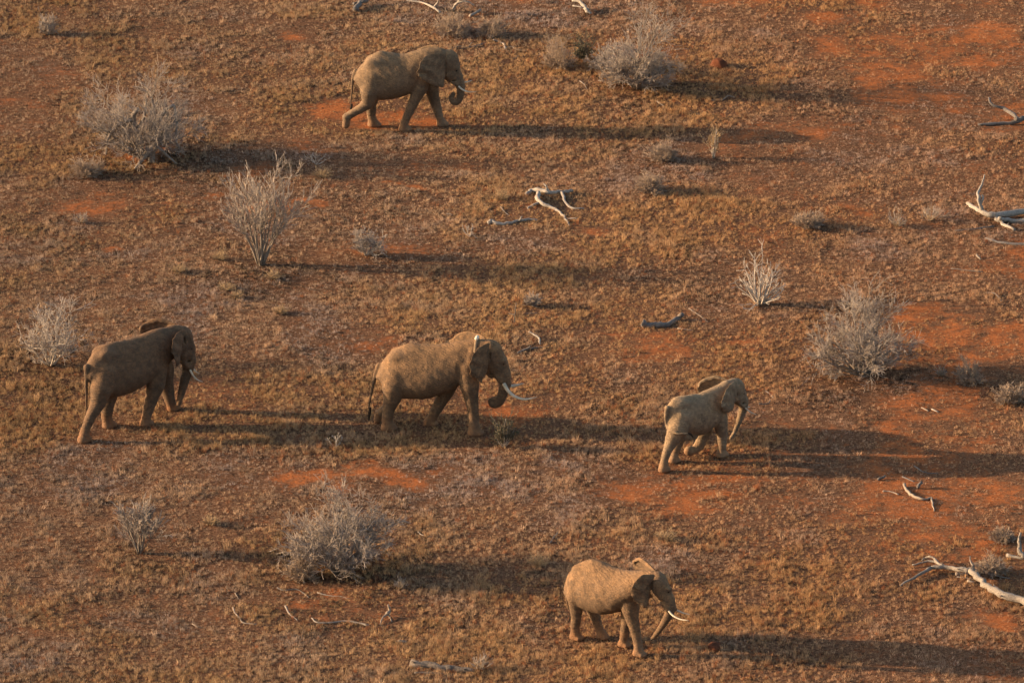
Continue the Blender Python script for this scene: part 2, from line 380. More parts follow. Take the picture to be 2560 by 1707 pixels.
  'eye': [2.365, -0.28, 2.419], 'ear': [[1.938, -0.32, 3.135], [1.735, -0.523, 3.106], [1.558, -0.726, 3.004], [1.45, -0.871, 2.769], [1.393, -0.929, 2.456], [1.436, -0.871, 2.188], [1.587, -0.755, 2.085], [1.678, -0.668, 1.948], [1.747, -0.61, 1.884], [1.785, -0.523, 2.04], [1.872, -0.407, 2.182], [1.918, -0.335, 2.435], [1.914, -0.305, 2.756]],
  'ear2': [[1.732, 0.3, 3.039], [1.541, 0.5, 3.095], [1.297, 0.7, 3.093], [1.003, 0.88, 3.053], [0.744, 1.0, 2.94], [0.518, 1.08, 2.732], [0.381, 1.1, 2.522], [0.529, 1.0, 2.204], [0.845, 0.85, 1.942], [1.232, 0.6, 2.0], [1.642, 0.36, 2.222], [1.81, 0.3, 2.531]],
  'tusk': [[2.227, -0.16, 1.974, 0.075], [2.396, -0.23, 1.76, 0.072], [2.55, -0.29, 1.541, 0.064], [2.782, -0.34, 1.384, 0.054], [3.1, -0.36, 1.322, 0.042], [3.469, -0.33, 1.41, 0.012]],
  'tusk2': [[2.386, 0.16, 1.671, 0.075], [2.528, 0.26, 1.518, 0.062], [2.702, 0.33, 1.521, 0.05], [2.942, 0.35, 1.592, 0.012]],
  'tail': [[-1.631, 0.0, 2.053, 0.1], [-1.718, 0.0, 1.825, 0.065], [-1.795, 0.0, 1.542, 0.055], [-1.872, 0.0, 1.175, 0.042], [-1.947, 0.0, 0.78, 0.032], [-1.984, 0.0, 0.582, 0.028]],
  'tuft': [[-1.978, 0.0, 0.61, 0.028], [-2.004, 0.0, 0.413, 0.05], [-2.033, 0.0, 0.165, 0.012]]},
 'four': {'loc': [5.82, -10.91], 'heading': 35, 'top': [[-1.146, 1.575], [-1.132, 1.845], [-1.085, 2.058], [-0.957, 2.204], [-0.755, 2.245], [-0.495, 2.254], [-0.205, 2.241], [0.086, 2.191], [0.376, 2.236], [0.667, 2.29], [0.899, 2.328], [1.161, 2.409], [1.367, 2.365]],
  'bot': [[-1.212, 1.478], [-1.007, 1.209], [-0.686, 1.002], [-0.336, 0.893], [-0.045, 0.849], [0.188, 0.877], [0.42, 0.959], [0.593, 1.084], [0.794, 1.29], [1.026, 1.464], [1.198, 1.627]],
  'hn': [[-0.79, -0.173, 1.675, 0.4], [-0.929, -0.23, 1.301, 0.33], [-1.099, -0.23, 1.027, 0.245], [-1.283, -0.23, 0.732, 0.155], [-1.41, -0.23, 0.436, 0.125], [-1.456, -0.23, 0.197, 0.15]],
  'hn_up': 0, 'hf': [[-0.472, 0.173, 1.374, 0.32], [-0.48, 0.23, 0.859, 0.22], [-0.564, 0.23, 0.578, 0.16], [-0.677, 0.23, 0.328, 0.13], [-0.718, 0.23, 0.124, 0.15]],
  'hf_up': 0, 'fn': [[0.712, -0.188, 1.528, 0.32], [0.759, -0.25, 1.138, 0.235], [0.824, -0.25, 0.749, 0.175], [0.829, -0.25, 0.422, 0.145], [0.817, -0.25, 0.224, 0.13], [0.819, -0.25, 0.136, 0.155]],
  'fn_up': 0, 'ff': [[0.618, 0.188, 1.283, 0.28], [0.526, 0.25, 0.783, 0.22], [0.398, 0.25, 0.535, 0.18], [0.299, 0.25, 0.319, 0.165], [0.111, 0.25, 0.227, 0.135], [-0.085, 0.25, 0.235, 0.14]],
  'ff_up': 1, 'fold': [[-1.028, -0.23, 1.149, 0.22], [-0.591, -0.23, 0.966, 0.13], [-0.242, -0.23, 0.889, 0.09]],
  'head': [[1.503, 0.0, 2.099, 0.31, 1.0], [1.27, 0.0, 2.024, 0.33, 0.85], [1.684, 0.0, 1.81, 0.23, 0.9], [1.791, 0.0, 1.587, 0.185, 0.95]],
  'jaw': [[1.554, 0.0, 1.688, 0.13], [1.674, 0.0, 1.512, 0.08]],
  'trunk': [[1.82, 0.0, 1.556, 0.175], [1.839, 0.0, 1.351, 0.145], [1.755, 0.0, 1.119, 0.115], [1.656, 0.0, 0.89, 0.095], [1.556, 0.0, 0.685, 0.08], [1.471, 0.0, 0.528, 0.07], [1.355, 0.0, 0.428, 0.055]],
  'eye': [1.699, -0.19, 1.915], 'ear': [[1.331, -0.24, 2.396], [1.002, -0.385, 2.436], [0.697, -0.559, 2.318], [0.488, -0.675, 2.126], [0.421, -0.69, 1.946], [0.509, -0.646, 1.776], [0.797, -0.559, 1.575], [1.118, -0.385, 1.564], [1.297, -0.269, 1.726], [1.349, -0.226, 2.001]],
  'ear2': [[1.402, 0.24, 2.309], [1.296, 0.45, 2.355], [1.16, 0.62, 2.383], [1.018, 0.78, 2.327], [0.846, 0.9, 2.227], [0.747, 0.98, 2.049], [0.78, 1.0, 1.798], [0.905, 0.85, 1.591], [1.072, 0.68, 1.533], [1.286, 0.5, 1.667], [1.41, 0.28, 1.908], [1.449, 0.22, 2.118]],
  'tusk': [[1.641, -0.12, 1.556, 0.045], [1.782, -0.17, 1.416, 0.042], [1.938, -0.2, 1.266, 0.034], [2.072, -0.22, 1.181, 0.022], [2.206, -0.22, 1.102, 0.008]],
  'tusk2': [[1.944, 0.12, 1.367, 0.045], [2.102, 0.17, 1.267, 0.036], [2.213, 0.2, 1.239, 0.028], [2.28, 0.21, 1.231, 0.01]],
  'tail': [[-1.116, 0.0, 1.991, 0.08], [-1.154, -0.0, 1.751, 0.055], [-1.145, -0.0, 1.5, 0.045], [-1.175, -0.12, 1.37, 0.036], [-1.183, -0.32, 1.323, 0.03], [-1.115, -0.54, 1.302, 0.026], [-0.959, -0.64, 1.294, 0.024], [-0.815, -0.68, 1.288, 0.022]],
  'tuft': [[-0.829, -0.68, 1.291, 0.022], [-0.742, -0.7, 1.221, 0.04], [-0.66, -0.7, 1.111, 0.01]]},
 'five': {'loc': [2.76, -25.74], 'heading': -37, 'top': [[-1.453, 1.34], [-1.46, 1.548], [-1.407, 1.783], [-1.269, 2.027], [-1.055, 2.266], [-0.789, 2.436], [-0.496, 2.531], [-0.257, 2.525], [0.089, 2.461], [0.407, 2.44], [0.803, 2.499], [1.145, 2.583], [1.434, 2.636], [1.618, 2.635]],
  'bot': [[-1.224, 1.183], [-1.063, 0.99], [-0.794, 0.917], [-0.554, 0.931], [-0.34, 0.915], [-0.021, 0.954], [0.298, 1.064], [0.562, 1.189], [0.825, 1.418], [1.087, 1.623], [1.401, 1.84], [1.715, 2.011]],
  'hn': [[-0.942, -0.188, 1.809, 0.38], [-0.947, -0.25, 1.362, 0.28], [-0.932, -0.25, 1.016, 0.2], [-0.922, -0.25, 0.692, 0.155], [-0.964, -0.25, 0.377, 0.135], [-0.947, -0.25, 0.136, 0.155]],
  'hn_up': 0, 'hf': [[-0.788, 0.188, 1.537, 0.34], [-0.75, 0.25, 0.965, 0.22], [-0.628, 0.25, 0.669, 0.16], [-0.533, 0.25, 0.458, 0.135], [-0.452, 0.25, 0.315, 0.125], [-0.358, 0.25, 0.21, 0.15]],
  'hf_up': 0, 'fn': [[0.864, -0.112, 1.816, 0.34], [0.948, -0.15, 1.386, 0.26], [1.03, -0.15, 1.035, 0.185], [1.139, -0.15, 0.714, 0.15], [1.221, -0.15, 0.433, 0.13], [1.255, -0.15, 0.151, 0.155]],
  'fn_up': 0, 'ff': [[0.755, 0.112, 1.667, 0.3], [0.654, 0.15, 1.072, 0.21], [0.591, 0.15, 0.73, 0.16], [0.54, 0.15, 0.437, 0.14], [0.497, 0.15, 0.17, 0.125], [0.49, 0.15, 0.004, 0.15]],
  'ff_up': 0, 'head': [[1.778, 0.0, 2.353, 0.335, 1.0], [1.491, 0.0, 2.212, 0.34, 0.85], [1.99, 0.0, 2.129, 0.255, 0.9], [2.15, 0.0, 1.915, 0.2, 0.95]],
  'jaw': [[1.782, 0.0, 1.961, 0.15], [1.993, 0.0, 1.853, 0.085]],
  'trunk': [[2.176, 0.0, 1.922, 0.195], [2.257, 0.0, 1.711, 0.155], [2.194, 0.0, 1.464, 0.13], [2.053, 0.0, 1.198, 0.11], [1.898, 0.0, 0.95, 0.09], [1.756, 0.0, 0.74, 0.08], [1.639, 0.0, 0.594, 0.06]],
  'eye': [2.212, -0.22, 2.211], 'ear': [[1.882, -0.26, 2.706], [1.745, -0.434, 2.752], [1.621, -0.608, 2.748], [1.536, -0.724, 2.577], [1.427, -0.782, 2.397], [1.437, -0.782, 2.204], [1.476, -0.724, 1.987], [1.591, -0.608, 1.827], [1.76, -0.521, 1.746], [1.759, -0.405, 1.814], [1.742, -0.303, 2.052], [1.728, -0.26, 2.357]],
  'ear2': [[1.517, 0.25, 2.598], [1.278, 0.4, 2.64], [1.033, 0.52, 2.667], [0.762, 0.64, 2.682], [0.546, 0.72, 2.575], [0.358, 0.8, 2.41], [0.302, 0.86, 2.249], [0.467, 0.8, 2.089], [0.814, 0.65, 2.015], [1.283, 0.4, 2.144], [1.551, 0.28, 2.319], [1.597, 0.25, 2.502]],
  'tusk': [[2.159, -0.12, 1.773, 0.05], [2.333, -0.18, 1.687, 0.048], [2.513, -0.21, 1.592, 0.042], [2.781, -0.22, 1.548, 0.032], [3.058, -0.2, 1.582, 0.01]],
  'tusk2': [[2.224, 0.12, 1.686, 0.05], [2.339, 0.18, 1.598, 0.044], [2.528, 0.21, 1.552, 0.034], [2.787, 0.22, 1.559, 0.01]],
  'tail': [[-1.421, 0.0, 1.348, 0.07], [-1.415, 0.0, 1.162, 0.05], [-1.376, 0.0, 0.938, 0.04], [-1.327, 0.0, 0.74, 0.03]],
  'tuft': [[-1.327, 0.0, 0.763, 0.03], [-1.284, 0.0, 0.587, 0.05], [-1.382, 0.0, 0.328, 0.012]]}}
BUSHES = [
 ('large tangled grey bush with broken trunks and a few green leaves, upper left', 'big', -13.54, 19.79, 3.18, 2.2, 1.88),
 ('tall fan shaped grey bush with many upright stems left of centre', 'fan', -8.72, 7.68, 3.25, 1.28, 1.08),
 ("pale twisted bare bush behind the leftmost elephant's rump", 'gnarl', -15.24, -2.31, 2.32, 0.93, 1.37),
 ('grey bush with broken upright stems, lower left of photo', 'fan', -11.28, -18.74, 1.7, 0.65, 0.7),
 ('wide spreading grey bush in the lower left centre', 'big', -5.13, -20.21, 2.63, 1.76, 1.6),
 ('large whitish many stemmed bush right of the topmost elephant', 'big', 4.77, 28.1, 3.24, 1.18, 1.63),
 ('narrow white branching sapling left of the large whitish bush', 'gnarl', 3.65, 30.18, 2.12, 0.6, 0.88),
 ('low brown dry shrub left of the dark shrub near the top', 'dome', 1.75, 30.85, 1.3, 0.57, 0.63),
 ('dark greenish shrub beside the white sapling near the top', 'dark', 2.73, 31.81, 1.04, 0.4, 0.57),
 ('bleached antler like bush with thick bare upright stems, right of centre', 'antler', 8.45, 3.65, 1.93, 1.01, 0.98),
 ('wide grey thorn bush at the right with a dark tangled heart', 'big', 11.49, -3.08, 2.85, 1.63, 1.63),
 ('small round grey bush alone in the top left corner', 'round', -18.23, 35.15, 0.96, 0.4, 0.42),
 ('fluffy brown shrub below the fallen white branches at the top', 'dome', -2.42, 35.15, 0.99, 0.73, 0.9),
 ("smaller fluffy brown shrub above the topmost elephant's tusks", 'dome', -0.88, 34.85, 0.86, 0.41, 0.81),
 ('small pale open bush behind the centre elephant, left of its back', 'gnarl', -5.06, 8.72, 1.1, 0.41, 0.62),
 ('tiny white twiggy sprig below the bleached centre branch', 'sprig', -1.5, 10.78, 0.8, 0.34, 0.36),
 ("dry brown shrub in the topmost elephant's shadow", 'dome', 5.56, 19.35, 0.89, 0.54, 0.54),
 ('pale low shrub below the dry brown shrub right of centre', 'dome', 4.91, 15.77, 0.88, 0.51, 0.61),
 ("upright pale thin shrub in the topmost elephant's shadow", 'sprig2', 7.38, 19.7, 1.5, 0.46, 0.52),
 ("greenish grey shrub just in front of the centre elephant's tusks", 'dark2', -0.25, -9.85, 1.18, 0.38, 0.42),
 ('low straw coloured shrub in the upper right grassland', 'dome', 10.44, 11.81, 0.59, 0.52, 0.63),
 ('small spiky straw shrub left of the fallen log at right edge', 'sprig3', 13.61, 11.89, 0.75, 0.34, 0.34),
 ('feathery straw shrub close to the fallen log at right edge', 'sprig3', 14.83, 12.54, 0.56, 0.47, 0.63),
 ('small upright tuft shrub right of the wide thorn bush', 'sprig3', 14.09, -3.36, 0.44, 0.19, 0.22),
 ('round grey tuft shrub right of the wide thorn bush', 'dome', 14.97, -3.99, 0.88, 0.44, 0.44),
 ('pale grey shrub touching the right edge of the photo', 'dome', 16.16, -5.78, 0.79, 0.48, 0.48),
 ('sparse pale shrub in the shadow behind the centre elephant', 'sprig', -5.6, -9.85, 0.7, 0.38, 0.35),
 ('brown dry shrub above the long dead branch at lower right', 'dome', 14.97, -17.72, 0.46, 0.43, 0.34),
 ('olive dry shrub behind the long dead branch at lower right', 'dome', 14.42, -20.39, 0.66, 0.54, 0.45),
 ('small pale shrub right of the weathered log at the bottom', 'sprig3', -0.93, -27.68, 0.45, 0.28, 0.45),
 ('tiny pale shrub below the wide spreading bush', 'sprig3', -3.34, -21.55, 0.38, 0.18, 0.22),
 ('bristly straw clump at the foot of the fan shaped bush', 'straw', -8.25, 6.23, 0.41, 0.25, 0.31),
 ('straw clump left of the fan shaped bush stems', 'straw', -10.16, 8.25, 0.52, 0.23, 0.28),
 ('pale straw clump below left of the fan shaped bush', 'straw', -9.8, 5.09, 0.3, 0.28, 0.38),
 ("low straw clump under the fan shaped bush's left side", 'straw', -9.37, 4.33, 0.3, 0.23, 0.2),
 ('straw clump left of the fan shaped bush, out in the grass', 'straw', -11.53, 6.93, 0.35, 0.23, 0.33),
 ('lone straw clump between the fan bush and the leftmost elephant', 'straw', -7.87, 2.76, 0.35, 0.2, 0.35),
 ('brown shrub at the lower left foot of the large tangled bush', 'dome', -15.42, 17.55, 0.92, 0.59, 0.59),
 ('small grey tuft in the grass left of the fan shaped bush', 'sprig3', -15.26, 12.3, 0.36, 0.32, 0.32),
 ('low straw tuft up and right of the lower left bush', 'straw', -9.25, -16.33, 0.29, 0.25, 0.34),
 ('brown straw clump at the left foot of the wide spreading bush', 'dome', -6.3, -20.74, 0.8, 0.53, 0.62),
 ('pale straw clump in the trampled grass above the nearest elephant', 'straw', 0.79, -19.74, 0.36, 0.4, 0.36),
 ("pale straw clump up the slope from the nearest elephant's back", 'straw', 4.68, -17.66, 0.34, 0.32, 0.41),
 ('thin shrub right of the large tangled bush in its shadow', 'sprig', -7.14, 18.92, 0.86, 0.38, 0.54),
 ('low straw clump in the grass below the topmost elephant', 'straw', -6.92, 17.38, 0.4, 0.32, 0.48),
 ('dry straw tuft above the bleached centre branch', 'straw', -0.36, 14.85, 0.56, 0.29, 0.29),
 ("snaggy little thorn shrub above the centre elephant's head", 'round', 0.69, 3.43, 0.51, 0.35, 0.3),
]
DEADWOOD = [
 ('bleached white forked branch lying right in the middle distance', 'dead_branch', 'white', [(0.097, 0.062, [(0.51, 15.28, 0.07), (0.73, 15.66, 0.06), (1.0, 15.46, 0.16), (1.37, 15.27, 0.14), (1.79, 15.38, 0.12), (2.18, 15.55, 0.1)]), (0.053, 0.026, [(1.32, 15.32, 0.14), (1.24, 15.37, 0.3), (1.15, 15.41, 0.4)]), (0.062, 0.026, [(1.78, 15.33, 0.12), (1.92, 14.45, 0.03), (2.15, 13.81, 0.03), (2.6, 13.8, 0.02)]), (0.088, 0.035, [(0.92, 15.24, 0.15), (1.04, 14.1, 0.14), (1.52, 13.73, 0.04), (1.85, 12.85, 0.03), (2.01, 11.9, 0.02)]), (0.035, 0.018, [(1.93, 12.67, 0.02), (2.32, 12.49, 0.1)]), (0.053, 0.026, [(1.02, 14.19, 0.12), (0.65, 14.02, 0.03), (0.57, 13.72, 0.02)])]),
 ('slim bleached branch left below the white forked branch', 'dead_branch', 'white', [(0.079, 0.044, [(-0.84, 12.1, 0.06), (-0.69, 12.22, 0.1), (-0.58, 12.02, 0.05), (-0.07, 12.1, 0.04), (0.28, 12.44, 0.04), (0.88, 12.53, 0.03)]), (0.044, 0.022, [(0.26, 12.33, 0.06), (0.35, 12.34, 0.22)])]),
 ('dark grey curved log up the slope between centre and right elephants', 'fallen_log', 'grey', [(0.106, 0.079, [(4.39, 1.39, 0.2), (4.47, 1.38, 0.07), (4.81, 1.41, 0.07), (5.16, 1.48, 0.06), (5.53, 1.96, 0.06), (5.77, 2.16, 0.2)])]),
 ('short straight stick just right of the dark curved log', 'dead_stick', 'pale', [(0.027, 0.016, [(5.55, 1.23, 0.02), (6.08, 1.07, 0.01)])]),
 ('thin stick slanting down right of the dark curved log', 'dead_stick', 'pale', [(0.023, 0.014, [(6.01, 3.21, 0.02), (6.29, 2.65, 0.01), (6.61, 1.89, 0.01)])]),
 ('grey fallen trunk with a raised pale limb at the upper right edge', 'fallen_log', 'grey', [(0.044, 0.114, [(17.35, 23.5, 0.03), (17.96, 23.59, 0.04), (18.69, 23.69, 0.06), (19.14, 23.87, 0.2), (19.68, 24.33, 0.2)]), (0.097, 0.04, [(18.82, 23.36, 0.25), (18.75, 23.5, 0.35), (18.45, 23.97, 0.5), (17.96, 24.13, 0.6), (17.82, 24.37, 0.8)])]),
 ('big pale fallen tree with snapped limbs at the right edge', 'fallen_log', 'white', [(0.062, 0.132, [(16.21, 13.59, 0.3), (16.48, 12.97, 0.3), (16.69, 12.66, 0.28), (17.12, 12.41, 0.24), (18.19, 12.97, 0.2), (18.7, 13.1, 0.2)]), (0.079, 0.026, [(16.67, 12.66, 0.28), (16.55, 12.8, 0.8), (16.63, 13.19, 1.0), (16.8, 13.49, 1.4)]), (0.053, 0.026, [(16.61, 12.7, 0.5), (16.71, 12.78, 0.75), (16.67, 12.93, 0.8)]), (0.106, 0.053, [(17.09, 12.41, 0.24), (17.32, 12.22, 0.06), (17.72, 11.3, 0.04)]), (0.079, 0.088, [(17.2, 12.15, 0.2), (17.7, 12.34, 0.06), (18.54, 12.36, 0.06)])]),
 ('slender grey log lying below the big pale fallen tree', 'fallen_log', 'grey', [(0.044, 0.079, [(16.64, 10.34, 0.08), (17.19, 9.95, 0.04), (17.95, 9.77, 0.05), (18.31, 9.74, 0.06)])]),
 ('thin weathered branch on the ground left of the big pale fallen tree', 'dead_branch', 'grey', [(0.026, 0.044, [(15.63, 11.36, 0.02), (16.32, 11.53, 0.02), (17.03, 11.8, 0.03)])]),
 ('long weathered dead branch with forked tip at the lower right edge', 'fallen_log', 'grey2', [(0.141, 0.088, [(15.52, -23.51, 0.2), (15.15, -22.95, 0.2), (14.64, -22.55, 0.2), (14.24, -22.08, 0.22), (13.98, -21.35, 0.25), (13.72, -20.71, 0.25)]), (0.088, 0.062, [(13.72, -20.71, 0.25), (13.38, -20.55, 0.22), (13.0, -20.3, 0.18), (12.61, -20.23, 0.15)]), (0.062, 0.026, [(12.61, -20.23, 0.15), (12.17, -20.75, 0.1), (11.6, -21.36, 0.04)]), (0.079, 0.013, [(13.8, -20.76, 0.25), (13.78, -20.66, 0.4), (13.73, -20.47, 0.62)]), (0.053, 0.026, [(13.0, -20.3, 0.18), (12.77, -19.77, 0.14), (12.47, -19.67, 0.1), (12.06, -19.81, 0.06)]), (0.044, 0.026, [(12.82, -19.77, 0.14), (12.65, -19.53, 0.2), (12.47, -19.36, 0.1), (12.37, -19.48, 0.06)]), (0.04, 0.018, [(13.75, -20.41, 0.2), (14.1, -20.52, 0.1), (14.49, -20.65, 0.06), (14.92, -20.77, 0.01)])]),
 ('short splintered wood piece under the long weathered dead branch', 'wood_piece', 'pale', [(0.06, 0.05, [(13.32, -20.47, 0.04), (13.66, -20.5, 0.03)])]),
 ('little pale chip of wood below the long weathered dead branch', 'wood_piece', 'pale', [(0.05, 0.035, [(13.62, -21.0, 0.03), (13.81, -21.09, 0.02)])]),
 ('dark thin stick under the long weathered dead branch', 'dead_stick', 'grey', [(0.023, 0.016, [(13.33, -20.66, 0.02), (13.94, -20.86, 0.01)])]),
 ('curved stump of a snapped limb at right edge, above long branch', 'dead_branch', 'grey2', [(0.088, 0.035, [(15.49, -19.28, 0.1), (15.36, -19.12, 0.25), (15.34, -19.02, 0.5), (15.38, -18.92, 0.75)]), (0.062, 0.044, [(14.98, -19.02, 0.04), (15.49, -19.29, 0.03)])]),
 ('thick cracked weathered log lying at the bottom of the photo', 'fallen_log', 'brown', [(0.114, 0.088, [(-2.89, -27.38, 0.08), (-2.4, -27.53, 0.08), (-1.97, -27.68, 0.07), (-1.55, -27.78, 0.07), (-1.08, -27.93, 0.06)]), (0.044, 0.035, [(-2.8, -27.93, 0.03), (-2.4, -27.96, 0.03), (-1.97, -27.97, 0.02)])]),
 ("hooked pale branch in the grass right of the right elephant's shadow", 'dead_branch', 'pale', [(0.053, 0.04, [(12.23, -13.28, 0.08), (12.29, -13.57, 0.03), (12.44, -14.04, 0.03), (12.74, -14.37, 0.03), (13.02, -14.25, 0.03)]), (0.04, 0.018, [(13.02, -14.25, 0.03), (13.02, -14.78, 0.02), (13.03, -15.32, 0.01)])]),
 ('short pale stick left of the hooked pale branch', 'dead_stick', 'pale', [(0.031, 0.02, [(11.54, -13.66, 0.02), (11.77, -13.7, 0.02), (12.04, -13.94, 0.01)])]),
 ('bent pale stick in shadow above the hooked branch', 'dead_stick', 'grey', [(0.027, 0.016, [(12.66, -11.49, 0.02), (12.8, -11.8, 0.02), (12.99, -12.05, 0.01), (13.36, -12.14, 0.01)])]),
 ('stubby stick in shadow just above the hooked branch', 'dead_stick', 'grey', [(0.035, 0.023, [(12.22, -12.45, 0.02), (12.39, -12.64, 0.02), (12.57, -12.89, 0.02)])]),
 ('grey lump of wood standing between the two shadowed sticks', 'wood_piece', 'grey', [(0.06, 0.05, [(12.65, -13.44, 0.06), (12.76, -13.25, 0.16)])]),
 ('dark stub of wood left of the shadowed sticks', 'wood_piece', 'grey', [(0.05, 0.03, [(11.45, -12.74, 0.03), (11.68, -12.54, 0.1)])]),
 ('white zigzag stick alone in the lower left grass', 'dead_stick', 'pale', [(0.027, 0.02, [(-8.25, -23.3, 0.12), (-8.16, -23.61, 0.06), (-8.01, -23.87, 0.02), (-7.9, -24.2, 0.02), (-7.5, -24.31, 0.01)])]),
 ('curved twig right of the white zigzag stick', 'dead_stick', 'grey', [(0.017, 0.012, [(-7.6, -23.68, 0.1), (-7.53, -23.68, 0.01), (-7.45, -24.09, 0.01)])]),
 ('pale curved stick between the zigzag stick and the wide bush', 'dead_stick', 'grey2', [(0.035, 0.016, [(-6.71, -23.12, 0.1), (-6.57, -23.51, 0.02), (-6.31, -24.02, 0.01)])]),
 ('long thin fallen branch below the wide spreading bush', 'dead_branch', 'grey2', [(0.022, 0.044, [(-5.9, -23.84, 0.02), (-5.74, -24.18, 0.02), (-5.35, -24.21, 0.02), (-4.92, -24.09, 0.02), (-4.52, -24.25, 0.03), (-4.22, -24.44, 0.03)])]),
 ('tiny stick left of the white zigzag stick', 'dead_stick', 'pale', [(0.017, 0.012, [(-9.4, -24.25, 0.01), (-9.22, -24.52, 0.01)])]),
 ('fine straight twig above the white zigzag stick', 'dead_stick', 'pale', [(0.016, 0.01, [(-8.25, -21.9, 0.01), (-8.12, -22.37, 0.01)])]),
 ('jagged twig fallen off the left side of the wide bush', 'dead_stick', 'grey', [(0.02, 0.014, [(-7.02, -21.47, 0.01), (-6.8, -21.7, 0.01), (-6.45, -21.6, 0.01), (-6.21, -21.92, 0.01), (-6.03, -22.26, 0.01)])]),
 ('light slender branch under the wide spreading bush', 'dead_stick', 'grey2', [(0.023, 0.016, [(-5.8, -21.88, 0.02), (-5.46, -22.1, 0.01), (-4.97, -22.21, 0.01)])]),
 ('pale forked stump stick right of the long thin fallen branch', 'dead_branch', 'pale', [(0.026, 0.062, [(-3.65, -23.73, 0.4), (-3.61, -23.73, 0.22), (-3.68, -23.83, 0.12)]), (0.031, 0.018, [(-3.68, -23.83, 0.12), (-3.8, -24.01, 0.1), (-3.88, -24.33, 0.01)]), (0.031, 0.018, [(-3.66, -23.83, 0.12), (-3.61, -23.75, 0.02), (-3.53, -24.08, 0.01)])]),
 ("short slanting stick below the wide bush's right side", 'dead_stick', 'pale', [(0.023, 0.016, [(-4.76, -20.72, 0.02), (-4.57, -21.06, 0.01), (-4.43, -21.29, 0.01)])]),
 ('crooked twig below the right side of the wide bush', 'dead_stick', 'pale', [(0.02, 0.014, [(-4.45, -21.58, 0.01), (-4.37, -22.04, 0.01), (-4.33, -22.26, 0.01)])]),
 ('thin pale stick left of the pale forked stump', 'dead_stick', 'pale', [(0.02, 0.016, [(-5.11, -22.21, 0.01), (-4.85, -22.33, 0.01), (-4.67, -22.32, 0.01)])]),
 ('lone slim stick in the orange soil right of the wide bush', 'dead_stick', 'white', [(0.02, 0.012, [(-2.88, -17.03, 0.01), (-2.72, -17.33, 0.01), (-2.4, -17.44, 0.01)])]),
 ('dark stick leaning in the grass up slope of nearest elephant', 'dead_stick', 'grey', [(0.027, 0.02, [(1.16, -17.97, 0.02), (1.27, -17.52, 0.02), (1.4, -17.31, 0.1)])]),
 ('dark chunk of wood left above the weathered bottom log', 'wood_piece', 'grey', [(0.06, 0.05, [(-3.31, -25.67, 0.04), (-3.03, -25.69, 0.03)])]),
 ('grey rotten stump cut by the top edge of the photo', 'fallen_log', 'grey', [(0.123, 0.088, [(-6.21, 38.18, 0.12), (-6.08, 38.63, 0.2), (-5.74, 39.29, 0.25)]), (0.07, 0.044, [(-6.32, 38.96, 0.1), (-5.97, 39.14, 0.2)])]),
 ('bleached fallen tree limbs cut by the top edge, right of the stump', 'dead_branch', 'white', [(0.031, 0.053, [(-4.21, 39.74, 0.02), (-3.89, 39.59, 0.03), (-3.56, 39.37, 0.03), (-3.13, 38.35, 0.15), (-2.83, 37.99, 0.04)]), (0.044, 0.026, [(-3.13, 38.35, 0.15), (-2.98, 38.23, 0.35), (-2.88, 38.11, 0.6)]), (0.07, 0.044, [(-2.35, 38.27, 0.05), (-2.28, 38.32, 0.2), (-2.08, 38.14, 0.5), (-1.95, 37.98, 0.7)]), (0.044, 0.026, [(-2.19, 38.12, 0.4), (-1.83, 38.03, 0.5), (-1.49, 38.09, 0.3)]), (0.062, 0.044, [(-1.68, 37.52, 0.04), (-1.25, 38.08, 0.15)]), (0.035, 0.026, [(-3.5, 39.25, 0.2), (-3.26, 39.12, 0.3), (-2.37, 38.88, 0.4)])]),
 ('short white forked limb at the top edge right of centre', 'dead_branch', 'white', [(0.044, 0.088, [(2.4, 38.81, 0.3), (2.72, 38.6, 0.3), (2.89, 38.29, 0.18), (2.97, 37.98, 0.12)]), (0.079, 0.035, [(2.97, 37.98, 0.12), (3.11, 37.87, 0.02)]), (0.035, 0.026, [(2.41, 38.42, 0.2), (2.83, 38.18, 0.2)])]),
 ("grey brushwood lying behind the topmost elephant's head", 'dead_branch', 'grey', [(0.026, 0.04, [(-2.4, 33.11, 0.02), (-2.09, 33.5, 0.02), (-1.63, 33.39, 0.02), (-1.05, 33.87, 0.03)]), (0.031, 0.018, [(-1.68, 33.44, 0.02), (-1.56, 33.28, 0.25)]), (0.026, 0.018, [(-2.2, 33.31, 0.02), (-1.91, 33.22, 0.02), (-1.51, 33.46, 0.01), (-1.22, 33.58, 0.01)])]),
 ('white bent branch right of the brushwood behind topmost elephant', 'dead_branch', 'white', [(0.035, 0.044, [(-0.74, 34.13, 0.1), (-0.53, 34.07, 0.03), (-0.33, 33.77, 0.03), (-0.26, 33.07, 0.03)]), (0.026, 0.013, [(-0.26, 33.31, 0.02), (-0.01, 33.46, 0.02), (0.16, 33.13, 0.01), (0.57, 32.95, 0.01)])]),
 ('thin grey twig below the white bent branch', 'dead_stick', 'grey', [(0.023, 0.012, [(0.07, 31.86, 0.02), (0.3, 32.35, 0.01), (0.73, 32.62, 0.01)])]),
 ('curved bone white stick in the grass left of the big whitish bush', 'dead_stick', 'pale', [(0.023, 0.016, [(2.57, 29.02, 0.02), (2.78, 28.52, 0.01), (2.85, 27.97, 0.01)])]),
 ('curved stick lying below the large whitish bush', 'dead_stick', 'pale', [(0.023, 0.02, [(5.46, 26.46, 0.02), (5.7, 25.82, 0.02), (5.76, 25.06, 0.01)])]),
 ('broken stick left of the white forked branch', 'dead_stick', 'pale', [(0.027, 0.02, [(-1.0, 14.33, 0.02), (-0.86, 13.89, 0.02), (-0.72, 13.45, 0.01)])]),
